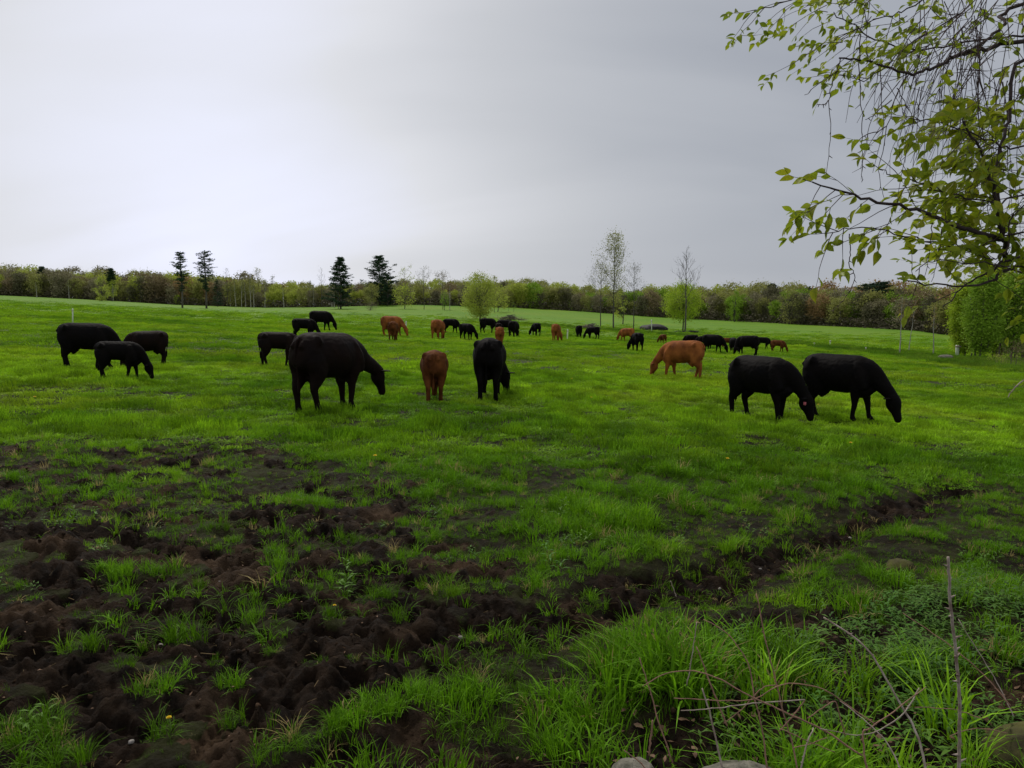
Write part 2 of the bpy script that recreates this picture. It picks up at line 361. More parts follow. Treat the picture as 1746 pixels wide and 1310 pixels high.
q = np.stack([idx[:-1, :-1], idx[:-1, 1:], idx[1:, 1:], idx[1:, :-1]], -1).reshape(-1, 4)
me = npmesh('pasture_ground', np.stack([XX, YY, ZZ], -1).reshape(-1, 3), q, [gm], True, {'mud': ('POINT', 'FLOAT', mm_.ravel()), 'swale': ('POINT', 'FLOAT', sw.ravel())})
tag(mkobj('pasture_ground', me), 'green cattle pasture with poached dark mud in front', None, None, 'structure')

# ------------------------------------------------------------------ scatter system (grass, weeds) - one geometry-nodes object each
rng = np.random.default_rng(5)
def blades(r, nb, h, w, segs=3, lean=.5, seed=0, hvar=.4, inward=1.0):
    """a clump of curved tapering blades; returns V, quads, tris"""
    g = np.random.default_rng(seed); V = []; q = []; tr = []; n = 0
    for _ in range(nb):
        a = g.uniform(0, 6.283); rr = r*math.sqrt(g.uniform()); p = np.array([rr*math.cos(a), rr*math.sin(a), 0])
        da = a*inward+g.normal(0, .9); d = np.array([math.cos(da), math.sin(da), 0]); hh = h*(1-hvar*g.uniform()); ww = w*g.uniform(.7, 1.2)
        le = lean*g.uniform(.3, 1.6)*(0.3+0.7*rr/r); sd_ = np.array([-d[1], d[0], 0]); sd_ = sd_*math.cos(.6)+d*math.sin(g.uniform(-.8, .8)); sd_ /= np.linalg.norm(sd_)
        st = n
        for k in range(segs):
            u = k/segs; c = p+d*(le*hh*u*u*1.1)+np.array([0, 0, hh*(u-0.28*le*u*u*1.3)]); wk = ww*.5*(1-u*.55)
            V += [c-sd_*wk, c+sd_*wk]; n += 2
        u = 1; V.append(p+d*(le*hh*1.15)+np.array([0, 0, hh*(1-0.45*le)])); n += 1
        for k in range(segs-1): q.append([st+2*k, st+2*k+1, st+2*k+3, st+2*k+2])
        tr.append([st+2*segs-2, st+2*segs-1, st+2*segs])
    return np.array(V), q, tr
def leafplant(nst, h, ll, lw, seed=0, spread=.06):
    g = np.random.default_rng(seed); V = []; q = []; tr = []; n = 0
    for _ in range(nst):
        p0 = np.array([g.normal(0, spread), g.normal(0, spread), 0]); hh = h*g.uniform(.5, 1); tl = np.array([g.normal(0, .2), g.normal(0, .2), 1])
        k = 0; z = .02
        while z < hh:
            for s in (0, math.pi):
                a = k*1.9+s+g.normal(0, .3); d = np.array([math.cos(a), math.sin(a), 0]); sd_ = np.array([-d[1], d[0], 0]); b0 = p0+tl*z
                l = ll*(1-.5*z/hh)*g.uniform(.8, 1.2); w = lw*(1-.3*z/hh); up = g.uniform(.2, .8)
                V += [b0, b0+d*l*.45+sd_*w+np.array([0, 0, up*l*.45]), b0+d*l*.45-sd_*w+np.array([0, 0, up*l*.45]), b0+d*l+np.array([0, 0, up*l*.35])]
                tr += [[n, n+1, n+2], [n+1, n+3, n+2]]; n += 4
            z += .022+.01*g.uniform(); k += 1
    return np.array(V), q, tr
def scatter_group(name, templates, P, Rz, S, vid, tint, matl, label):
    V = []; F4 = []; F3 = []; g4 = []; g3 = []; n = 0
    for i, (v_, q_, t_) in enumerate(templates):
        V.append(v_)
        if len(q_): F4.append(np.array(q_)+n); g4 += [i]*len(q_)
        if len(t_): F3.append(np.array(t_)+n); g3 += [i]*len(t_)
        n += len(v_)
    nt_ = n; npt = len(P); V = np.vstack(V+[P]); fl = []; gid = []
    if F4: fl.append(np.vstack(F4)); gid += g4
    if F3: fl.append(np.vstack(F3)); gid += g3
    ispt = np.concatenate([np.zeros(nt_, bool), np.ones(npt, bool)])
    rot = np.zeros((nt_+npt, 3), np.float32); rot[nt_:] = Rz
    scl = np.ones((nt_+npt, 3), np.float32); scl[nt_:] = S
    vi = np.zeros(nt_+npt, np.int32); vi[nt_:] = vid
    ti = np.ones((nt_+npt, 4), np.float32); ti[nt_:, :3] = tint
    me = npmesh(name, V, fl, [matl], False, {'ispt': ('POINT', 'BOOLEAN', ispt), 'rot': ('POINT', 'FLOAT_VECTOR', rot), 'scl': ('POINT', 'FLOAT_VECTOR', scl), 'vid': ('POINT', 'INT', vi),
        'tint': ('POINT', 'FLOAT_COLOR', ti), 'gid': ('FACE', 'INT', np.array(gid, np.int32))})
    o = mkobj(name, me)
    ng = bpy.data.node_groups.new(name+'_scatter', 'GeometryNodeTree')
    ng.interface.new_socket('Geometry', in_out='INPUT', socket_type='NodeSocketGeometry'); ng.interface.new_socket('Geometry', in_out='OUTPUT', socket_type='NodeSocketGeometry')
    gi = ng.nodes.new('NodeGroupInput'); go = ng.nodes.new('NodeGroupOutput')
    def na(nm, ty):
        x = ng.nodes.new('GeometryNodeInputNamedAttribute'); x.data_type = ty; x.inputs['Name'].default_value = nm; return [s for s in x.outputs if s.name == 'Attribute' and s.enabled][0]
    se = ng.nodes.new('GeometryNodeSeparateGeometry'); se.domain = 'POINT'; ng.links.new(gi.outputs[0], se.inputs[0]); ng.links.new(na('ispt', 'BOOLEAN'), se.inputs[1])
    sp2 = ng.nodes.new('GeometryNodeSplitToInstances'); sp2.domain = 'FACE'; ng.links.new(se.outputs[1], sp2.inputs[0]); ng.links.new(na('gid', 'INT'), sp2.inputs['Group ID'])
    ip = ng.nodes.new('GeometryNodeInstanceOnPoints'); ng.links.new(se.outputs[0], ip.inputs['Points']); ng.links.new(sp2.outputs[0], ip.inputs['Instance'])
    ip.inputs['Pick Instance'].default_value = True; ng.links.new(na('vid', 'INT'), ip.inputs['Instance Index']); ng.links.new(na('rot', 'FLOAT_VECTOR'), ip.inputs['Rotation']); ng.links.new(na('scl', 'FLOAT_VECTOR'), ip.inputs['Scale'])
    ng.links.new(ip.outputs[0], go.inputs[0])
    md = o.modifiers.new('scatter', 'NODES'); md.node_group = ng
    tag(o, label, None, None, 'stuff'); return o

TPL = []
for s in range(4): TPL.append(blades(.055, 16, .15, .0062, 3, .45, 10+s))          # 0-3 fine turf
for s in range(3): TPL.append(blades(.05, 22, .24, .0072, 4, .7, 20+s, .45))      # 4-6 tall tuft
for s in range(3): TPL.append(blades(.05, 14, .13, .0072, 3, 1.0, 30+s, .5))        # 7-9 flat splayed
for s in range(3): TPL.append(blades(.15, 46, .14, .011, 2, .45, 40+s, .5, .2))    # 10-12 mid turf
for s in range(3): TPL.append(blades(.45, 120, .13, .022, 2, .4, 50+s, .55, .2))   # 13-15 far turf
for s in range(2): TPL.append(blades(1.3, 190, .16, .06, 2, .4, 60+s, .6, .2))     # 16-17 distant turf
def cand(y0, y1, dens, tmax=1.05):
    area = tmax*(y1*y1-y0*y0); n = int(area*dens); Y = np.sqrt(rng.uniform(y0*y0, y1*y1, n)); X = rng.uniform(-tmax, tmax, n)*(Y+.4); return X, Y
def tint_of(X, Y):
    n1 = fbm(X*.22+5, Y*.22, 41, 3); n2 = fbm(X*1.7, Y*1.7, 42, 3); r1 = rng.uniform(0, 1, len(X))
    c0 = np.array([.105, .245, .006]); c1 = np.array([.290, .505, .014]); c2 = np.array([.37, .48, .022])
    k = np.clip(.12+1.05*(n1-.5)*2+.5*(n2-.5)*2+.35*(r1-.3)+ss(6, 16, Y)*.34, 0, 1)[:, None]; c = c0+(c1-c0)*k
    y = (ss(.54, .74, fbm(X*.35+9, Y*.35+3, 43, 3)+.10*(r1-.5)+.03*ss(4, 14, Y)+.05*ss(0, 6, X)*ss(8, 14, Y)-.25*ss(9, 5, Y)))[:, None]*.42; c = c+(c2-c)*y
    return c*(.74+.38*ss(.38, .66, fbm(X*3.4+3, Y*3.4, 66, 2))*ss(40, 15, Y)+.16*ss(15, 40, Y))[:, None]*(0.7+.6*rng.uniform(0, 1, len(X)))[:, None]
P, RZ, S, VI, TI = [], [], [], [], []
def push(X, Y, m, vid, sc, hs=None):
    n = len(X)
    if not n: return
    P.append(np.stack([X, Y, full_z(X, Y, m)-.008], -1)); r = np.zeros((n, 3)); r[:, 2] = rng.uniform(0, 6.283, n); r[:, 0] = rng.normal(0, .12, n); r[:, 1] = rng.normal(0, .12, n); RZ.append(r)
    hs = sc if hs is None else hs
    tn = tint_of(X, Y); dd_ = rng.uniform(0, 1, n) < .045*ss(14, 8, Y).max() if n and Y.max() < 12 else np.zeros(n, bool); tn[dd_] = np.array([.36, .29, .11])
    S.append(np.stack([sc, sc, hs], -1)); VI.append(vid); TI.append(tn)
def hgt(X, Y):     # sward height
    h = .62+.75*ss(.40, .72, fbm(X*.9, Y*.9, 51, 3))
    strip = ss(4.2, 3.2, Y)*ss(-1.0, .0, X)*ss(1.3, .6, X)*.35
    return np.minimum(.88+.55*ss(4.0, 3.0, Y)+.2*ss(8, 12, Y), h*(.82+.18*ss(5, 12, Y))+strip)*(1-.42*ss(-.35, .35, pdist(X, Y, MUD)))*(1-.45*np.exp(-(pline(X, Y, FURROW)/.7)**2))
# near
X, Y = cand(2.0, 9.0, 360); m = mud_amount(X, Y); clump = fbm(X*4.5, Y*4.5, 61, 2)
pol0 = PW([(1180, 1340), (1200, 1200), (1260, 1110), (1400, 1090), (1500, 1040), (1640, 1010), (1800, 990), (1950, 1340)])
weedy = ss(-.1, .2, pdist(X, Y, pol0)); keep = rng.uniform(0, 1, len(X)) < (1-.62*weedy)*(1-m)**1.6*(.85+.3*ss(.38, .6, clump)); X, Y, m = X[keep], Y[keep], m[keep]; h = hgt(X, Y)
k = rng.uniform(0, 1, len(X)); vid = np.where(k < .62, rng.integers(0, 4, len(X)), np.where(k < .62+.25*(h > .95), rng.integers(4, 7, len(X)), rng.integers(7, 10, len(X))))
push(X, Y, m, vid, h*rng.uniform(.7, 1.2, len(X))*(.6+.85*ss(.36, .68, fbm(X*3.4+3, Y*3.4, 66, 2))))
# sparse sprigs on the bare soil
X, Y = cand(2.2, 10.5, 95); m = mud_amount(X, Y); keep = (m > .4) & (fbm(X*2, Y*2, 71, 3) > .56-.12*ss(3.5, 7, Y)); X, Y, m = X[keep], Y[keep], m[keep]; push(X, Y, m, rng.choice([0, 1, 2, 7, 8, 9, 7, 8, 9], len(X)), rng.uniform(.35, 1.0, len(X)))
# listed lone tufts, splayed at their rims
for tx, ty, r, hh in TW:
    n = max(6, int(260*r*r*3.14)); a = rng.uniform(0, 6.283, n); d = r*np.sqrt(rng.uniform(0, 1, n)); X = tx+d*np.cos(a); Y = ty+d*np.sin(a)*.8; m = mud_amount(X, Y)
    push(X, Y, m, np.where(rng.uniform(0, 1, n) < .45, rng.integers(7, 10, n), rng.integers(4, 7, n) if hh > .75 else rng.integers(0, 4, n)), rng.uniform(.6, 1.05, n)*hh*.60)
# mid
X, Y = cand(8.5, 24, 85); m = mud_amount(X, Y); clump = fbm(X*2.5, Y*2.5, 62, 3)
keep = rng.uniform(0, 1, len(X)) < (1-m)**1.5*(.78+.35*ss(.36, .56, clump)); X, Y, m = X[keep], Y[keep], m[keep]; h = hgt(X, Y)
push(X, Y, m, rng.integers(10, 13, len(X)), rng.uniform(.8, 1.2, len(X)), h*rng.uniform(.6, 1.2, len(X))*(.55+.95*ss(.38, .66, fbm(X*2.2, Y*2.2, 68, 3))))
X, Y = cand(22, 75, 6.0); m = np.zeros(len(X)); keep = rng.uniform(0, 1, len(X)) < .4+.8*ss(.36, .55, fbm(X*.8, Y*.8, 63, 3)); X, Y, m = X[keep], Y[keep], m[keep]
push(X, Y, m, rng.integers(13, 16, len(X)), rng.uniform(.8, 1.2, len(X)), rng.uniform(.5, 1.1, len(X))*(.8+.6*ss(.55, .75, fbm(X*.5, Y*.5, 64, 2))))
X, Y = cand(70, 300, .34); E = edge_y(X/Y); keep = (Y < E-4) & (rng.uniform(0, 1, len(X)) < 1-1.0*ss(90, 175, Y)); X, Y = X[keep], Y[keep]
push(X, Y, np.zeros(len(X)), rng.integers(16, 18, len(X)), rng.uniform(.8, 1.2, len(X)), rng.uniform(.4, 1.0, len(X)))
# rank growth in the swale
n = 9000; T_ = rng.uniform(.0, .74, n); Y = swale_y(T_)+rng.normal(0, 3.2, n); X = T_*Y
push(X, Y, np.zeros(n), rng.integers(13, 16, n), rng.uniform(.8, 1.3, n), rng.uniform(1.4, 3.6, n)); TI[-1] = TI[-1]*np.array([.58, .64, 1.3])
scatter_group('grass', TPL, np.vstack(P), np.vstack(RZ), np.vstack(S), np.concatenate(VI), np.vstack(TI), M['blade'], 'fresh green grass growing in tufts over the pasture')
NG = sum(len(p) for p in P)

# crumbled clods and flattened straw on the bare soil
def clod(seed):
    g = np.random.default_rng(seed); a = np.arange(6)*math.pi/3; V = [[0, 0, -.5]]+[[math.cos(t_)*g.uniform(.6, 1.2), math.sin(t_)*g.uniform(.6, 1.2), g.uniform(-.3, .2)] for t_ in a]+[[.55*math.cos(t_)*g.uniform(.6, 1.2), .55*math.sin(t_)*g.uniform(.6, 1.2), g.uniform(.3, .8)] for t_ in a[::2]]
    q_ = []; tr = [[0, 1+(i+1) % 6, 1+i] for i in range(6)]+[[7, 8, 9]]
    for i in range(3): tr += [[1+2*i, 2+2*i, 7+i], [2+2*i, 1+(2*i+2) % 6, 7+i], [1+(2*i+2) % 6, 7+(i+1) % 3, 7+i]]
    return np.array(V), q_, tr
X, Y = cand(2.2, 11, 330, .85); m = mud_amount(X, Y); k = (m > .35) & (fbm(X*4, Y*4, 95, 2) > .42); X, Y, m = X[k], Y[k], m[k]; n = len(X); sz = .004+.016*rng.uniform(0, 1, n)**3
M['clod'] = mat('soil_clod', (1, 1, 1), .95, .35, 2, spec=.1, attr='tint', instancer=True)
ti = np.array([.026, .0155, .009])[None]*rng.uniform(.4, 1.7, n)[:, None]
scatter_group('soil_clods', [clod(i) for i in range(4)], np.stack([X, Y, full_z(X, Y, m)+sz*.2], -1), rng.uniform(0, 6.28, (n, 3)), np.stack([sz, sz, sz*.8], -1), rng.integers(0, 4, n), ti, M['clod'], 'dark crumbled clods on the trampled soil')
def straws(seed):
    g = np.random.default_rng(seed); V = []; q_ = []
    for i in range(3):
        a = g.uniform(0, 6.28); p = np.array([g.normal(0, .09), g.normal(0, .09), g.uniform(.0, .02)]); d = np.array([math.cos(a), math.sin(a), g.uniform(-.1, .25)])*g.uniform(.015, .08); w = np.array([-math.sin(a), math.cos(a), .3])*.0011; V += [p-w, p+w, p+d+w, p+d-w]; q_.append([4*i, 4*i+1, 4*i+2, 4*i+3])
    return np.array(V), q_, []
X, Y = cand(2.2, 10, 26, .85); m = mud_amount(X, Y); k = rng.uniform(0, 1, len(X)) < .35+.65*m; X, Y, m = X[k], Y[k], m[k]; n = len(X); r_ = np.zeros((n, 3)); r_[:, 2] = rng.uniform(0, 6.28, n)
scatter_group('flattened_straw', [straws(i) for i in range(12)], np.stack([X, Y, full_z(X, Y, m)+.006], -1), r_, np.ones((n, 3)), rng.integers(0, 12, n), np.array([.12, .085, .042])[None]*rng.uniform(.4, 1.5, n)[:, None], M['clod'], 'dead flattened grass stems on the soil')

# broad-leaved weeds in front on the right
WT = [leafplant(3, .13, .08, .0075, 1), leafplant(2, .18, .09, .009, 2), leafplant(4, .08, .06, .009, 3)]
pol = PW([(1150, 1340), (1180, 1190), (1240, 1110), (1380, 1110), (1480, 1060), (1560, 1020), (1640, 1000), (1800, 980), (1900, 1340)])
X = rng.uniform(-.2, 3.4, 5200); Y = rng.uniform(2.1, 5.4, 5200); keep = (pdist(X, Y, pol)+.5*(fbm(X*2, Y*2, 81, 2)-.5) > 0) & (rng.uniform(0, 1, 5200) < .12+.6*ss(.45, .62, fbm(X*3.5, Y*3.5, 82, 2)))
X, Y = X[keep], Y[keep]; X2, Y2 = cand(2.3, 6.5, 4); k2 = (mud_amount(X2, Y2) < .2); X = np.concatenate([X, X2[k2]]); Y = np.concatenate([Y, Y2[k2]])
n = len(X); r_ = np.zeros((n, 3)); r_[:, 2] = rng.uniform(0, 6.28, n); s_ = rng.uniform(.5, 1.1, n)
ti = np.array([.060, .15, .015])[None]*rng.uniform(.7, 1.4, n)[:, None]*np.stack([rng.uniform(.9, 1.3, n), np.ones(n), rng.uniform(.8, 1.4, n)], -1)
scatter_group('weeds', WT, np.stack([X, Y, full_z(X, Y)-.005], -1), r_, np.stack([s_]*3, -1), rng.integers(0, 3, n), ti, M['weed'], 'narrow leaved weeds among the grass in front')

# ------------------------------------------------------------------ cattle
def cow_mesh(name, turn=0.0, legs=(0, 0, 0, 0), stretch=0.0, calf=False, vox=.022, headz=0.0, udder=True, bend=0.0):
    """faces +X, feet at z=0, withers about 1.3 m. One closed skin from remeshed lofts."""
    mb = MB()
    sx = np.array([-.79, -.745, -.64, -.48, -.25, .00, .24, .44, .58, .68]); zc = np.array([1.0, .99, .965, .945, .915, .895, .89, .895, .90, .91])
    hw = np.array([.08, .20, .275, .295, .335, .365, .335, .28, .22, .12]); hh = np.array([.10, .22, .29, .325, .35, .365, .36, .345, .29, .17])
    if calf: hw = hw*.82; hh = hh*np.array([1, .98, .95, .9, .84, .82, .85, .9, .95, 1]); zc = zc+np.array([0, 0, .01, .02, .045, .06, .05, .03, .01, 0])
    T = catmull(np.stack([sx, 0*sx, zc, hw, hh], 1), 5)
    T[:, 1] += bend*np.sin((T[:, 0])*1.6)*.1
    # superelliptic barrel: slightly flat back
    mb.tube(T[:, :3], T[:, 4], 24, up=(0, 0, 1), ws=T[:, 3])
    hipz = 1.16
    for s in (-1, 1): mb.tube(np.array([[-.68, s*.13, 1.02], [-.52, s*.215, 1.135], [-.34, s*.17, 1.05]]), [.06, .10, .06], 10)       # hooks
    for s in (-1, 1): mb.tube(catmull([[.56, s*.17, .62], [.50, s*.19, .80], [.41, s*.16, 1.0], [.37, s*.08, 1.12]], 4), np.interp(np.linspace(0, 1, 13), [0, .4, .8, 1], [.12, .155, .13, .08]), 10)   # shoulder blades
    mb.tube(catmull([[-.735, 0, 1.14], [-.60, 0, 1.205], [-.3, 0, 1.21], [.1, 0, 1.20], [.42, 0, 1.17]], 4), .05, 8)
    for s in (-1, 1): mb.tube(np.array([[-.74, s*.09, 1.0], [-.765, s*.10, 1.06], [-.74, s*.08, 1.12]]), [.04, .06, .03], 8)
    # neck + head, turned by `turn` round the withers
    ex = stretch
    nk = np.array([[.34, 0, .97, .20, .25], [.54, 0, .95, .19, .25], [.70+.05*ex, 0, .86, .155, .205], [.83+.12*ex, 0, .71, .12, .155], [.93+.24*ex, 0, .56, .10, .125], [.98+.28*ex, 0, .46, .10, .115]])
    hd = np.array([[.92+.24*ex, 0, .56, .085, .09], [.965+.26*ex, 0, .48, .125, .14], [.995+.27*ex, 0, .37, .125, .155], [1.04+.28*ex, 0, .25, .085, .105], [1.07+.29*ex, 0, .15, .073, .082], [1.08+.29*ex, 0, .09, .072, .07], [1.085+.29*ex, 0, .05, .045, .045]])
    nk[2:, 2] += headz*np.linspace(.2, 1, 4); hd[:, 2] += headz
    def trn(A):
        A = A.copy(); d = np.clip((A[:, 0]-.45)/.5, 0, 1); a = turn*d; x = A[:, 0]-.45; y = A[:, 1].copy(); A[:, 0] = .45+x*np.cos(a)-y*np.sin(a)*0; A[:, 1] = y+x*np.sin(a); return A
    nk = trn(nk); hd = trn(hd); n1 = catmull(nk, 4); h1 = catmull(hd, 4)
    mb.tube(n1[:, :3], n1[:, 4], 16, up=(0, 1, 0) if False else (0, 0, 1), ws=n1[:, 3])
    side = np.array([-math.sin(turn), math.cos(turn), 0])
    upv = np.cross(side, (h1[-1, :3]-h1[0, :3])/np.linalg.norm(h1[-1, :3]-h1[0, :3])); mb.tube(h1[:, :3], h1[:, 4], 14, up=upv, ws=h1[:, 3])
    # dewlap / brisket
    br = catmull([[.34, 0, .56], [.56, 0, .58], [.74, 0, .64]], 4); mb.tube(br, np.interp(np.linspace(0, 1, len(br)), [0, .5, 1], [.12, .16, .08]), 12, ws=np.interp(np.linspace(0, 1, len(br)), [0, .5, 1], [.13, .12, .05]))
    fl, fr, rl, rr_ = legs
    k = 1.0
    for s, d in ((1, fl), (-1, fr)):
        P_ = np.array([[.44, s*.17, .86], [.44, s*.175, .68], [.43, s*.165, .54], [.44, s*.155, .36], [.44, s*.155, .30], [.43, s*.155, .16], [.435, s*.155, .095], [.465, s*.155, .045], [.48, s*.155, .012]])
        P_[:, 0] += d*(1-P_[:, 2]/.86)**1.0; r = np.array([.15, .14, .105, .066, .062, .048, .055, .058, .062])
        C = catmull(np.c_[P_, r, r*np.array([1.25, 1.3, 1.15, 1, 1, 1.05, 1.1, 1.2, 1.25])], 3); mb.tube(C[:, :3], C[:, 4], 10, up=(0, 1, 0), ws=C[:, 3]) if False else mb.tube(C[:, :3], C[:, 3], 10, up=(1, 0, 0), ws=C[:, 3])
    for s, d in ((1, rl), (-1, rr_)):
        P_ = np.array([[-.52, s*.15, 1.0], [-.51, s*.175, .82], [-.52, s*.175, .66], [-.58, s*.165, .52], [-.645, s*.155, .41], [-.635, s*.155, .33], [-.61, s*.155, .18], [-.60, s*.155, .10], [-.57, s*.155, .045], [-.555, s*.155, .012]])
        P_[:, 0] += d*(1-P_[:, 2]/1.0)**1.1; lat = np.array([.13, .14, .125, .09, .066, .058, .05, .055, .058, .062]); fo = np.array([.26, .26, .21, .135, .082, .066, .052, .056, .062, .066])
        C = catmull(np.c_[P_, lat, fo], 3); mb.tube(C[:, :3], C[:, 3], 12, up=(1, 0, 0), ws=C[:, 3]) if False else mb.tube(C[:, :3], C[:, 4], 12, up=(1, 0, 0), ws=C[:, 3])
    if udder and not calf: mb.tube(np.array([[-.5, 0, .58], [-.38, 0, .53], [-.24, 0, .56]]), [.06, .13, .06], 12)
    o = mkobj('tmp', mb.mesh('tmp'))
    md = o.modifiers.new('r', 'REMESH'); md.mode = 'VOXEL'; md.voxel_size = vox; md.use_smooth_shade = True
    ms = o.modifiers.new('s', 'SMOOTH'); ms.factor = .5; ms.iterations = 4 if vox < .03 else 2
    bpy.context.view_layer.update(); dg = bpy.context.evaluated_depsgraph_get(); me = bpy.data.meshes.new_from_object(o.evaluated_get(dg)); me.name = name
    bpy.data.objects.remove(o); co = np.empty(len(me.vertices)*3, np.float32); me.vertices.foreach_get('co', co); co = co.reshape(-1, 3)
    # shaggy unevenness
    nz = (fbm(co[:, 0]*9+co[:, 2]*7, co[:, 1]*9+co[:, 2]*5, 91, 3)-.5)*.012+(fbm(co[:, 0]*30, co[:, 1]*22+co[:, 2]*30, 92, 2)-.5)*.010
    no = np.empty(len(me.vertices)*3, np.float32); me.vertices.foreach_get('normal', no); co += no.reshape(-1, 3)*nz[:, None]*np.clip(co[:, 2:3]/.5, .25, 1)
    me.vertices.foreach_set('co', co.ravel()); me.polygons.foreach_set('use_smooth', np.ones(len(me.polygons), bool)); me.materials.clear(); me.materials.append(M['black']); me.update()
    poll = h1[4, :3]; ear = []
    for s in (-1, 1):
        e_ = MB(); d = side*s; b0 = poll+side*s*.095; ax = d*.93+np.array([-.12, 0, .16]); ax /= np.linalg.norm(ax)
        pts = np.array([b0+ax*u for u in (0, .06, .13, .19, .225)])+np.array([[0, 0, 0], [0, 0, .0], [0, 0, -.006], [0, 0, -.018], [0, 0, -.03]])
        e_.tube(pts, [.014, .018, .014, .010, .003], 8, up=(0, 0, 1), ws=[.026, .06, .07, .045, .008]); em = e_.mesh('ear', [M['black']]); ear.append(em)
    eyes = []
    for s in (-1, 1):
        e_ = MB(); c = h1[9, :3]+side*s*.098; e_.tube(np.array([c-side*.018, c, c+side*.018]), [.006, .018, .006], 8); eyes.append(e_.mesh('eye', [M['eye']]))
    tl = MB(); P_ = catmull([[-.70, 0, 1.17], [-.775, .0, 1.13], [-.80, .01, .98], [-.775, .02, .78], [-.735, .03, .58], [-.725, .03, .44], [-.73, .03, .32]], 4); n = len(P_)
    tl.tube(P_, np.interp(np.linspace(0, 1, n), [0, .2, .66, .78, .92, 1], [.034, .024, .014, .03, .026, .006]), 8); tm = tl.mesh('tail', [M['black']])
    return dict(body=me, ears=ear, eyes=eyes, tail=tm, tagpos=h1[4, :3])
VAR = {
 'big': cow_mesh('cow_body', .10, (.10, -.06, -.02, .14), 1.9, headz=.08),
 'reach': cow_mesh('cow_body', -.1, (.16, -.10, -.14, .16), .55),
 'straight': cow_mesh('cow_body', 0.0, (.16, -.14, -.10, .12), .15),
 'left': cow_mesh('cow_body', .55, (-.05, .12, .10, -.08), .0),
 'right': cow_mesh('cow_body', -.55, (.13, -.1, -.12, .1), .0),
 'calf': cow_mesh('calf_body', 0.0, (.12, -.16, -.06, .16), .0, calf=True),
 'calf_left': cow_mesh('calf_body', .6, (-.08, .08, .12, -.04), .0, calf=True),
 'calf_right': cow_mesh('calf_body', -.6, (.08, -.08, -.08, .06), .1, calf=True),
}
HMODEL = 1.27
GRP = 'cattle grazing across the pasture'
def cow(px, py, hpx, yaw, var, colr, label, cat='cow', tagc=None, sxy=1.0):
    V_ = VAR[var]; g_ = ground(px, py); s = hpx*math.hypot(g_.y, 0)/F/HMODEL
    r = empty('cow' if cat == 'cow' else 'calf', (g_.x, g_.y, gz(g_.x, g_.y)-.012), label, cat, GRP, R(yaw)); r.scale = (s*sxy*.93, s*sxy*1.02, s*1.07)
    bo = mkobj('body', V_['body'], r); bo.material_slots[0].link = 'OBJECT'; bo.material_slots[0].material = M[colr]
    for k_, e_ in (('ear', V_['ears'][0]), ('ear', V_['ears'][1]), ('tail', V_['tail'])):
        x = mkobj(k_, e_, r); x.material_slots[0].link = 'OBJECT'; x.material_slots[0].material = M[colr]
    if hpx > 55:
        for e_ in V_['eyes']: mkobj('eye', e_, r)
    print('COW %s h=%.2f d=%.1f' % (label[:34], s*1.27, g_.y))
    return r
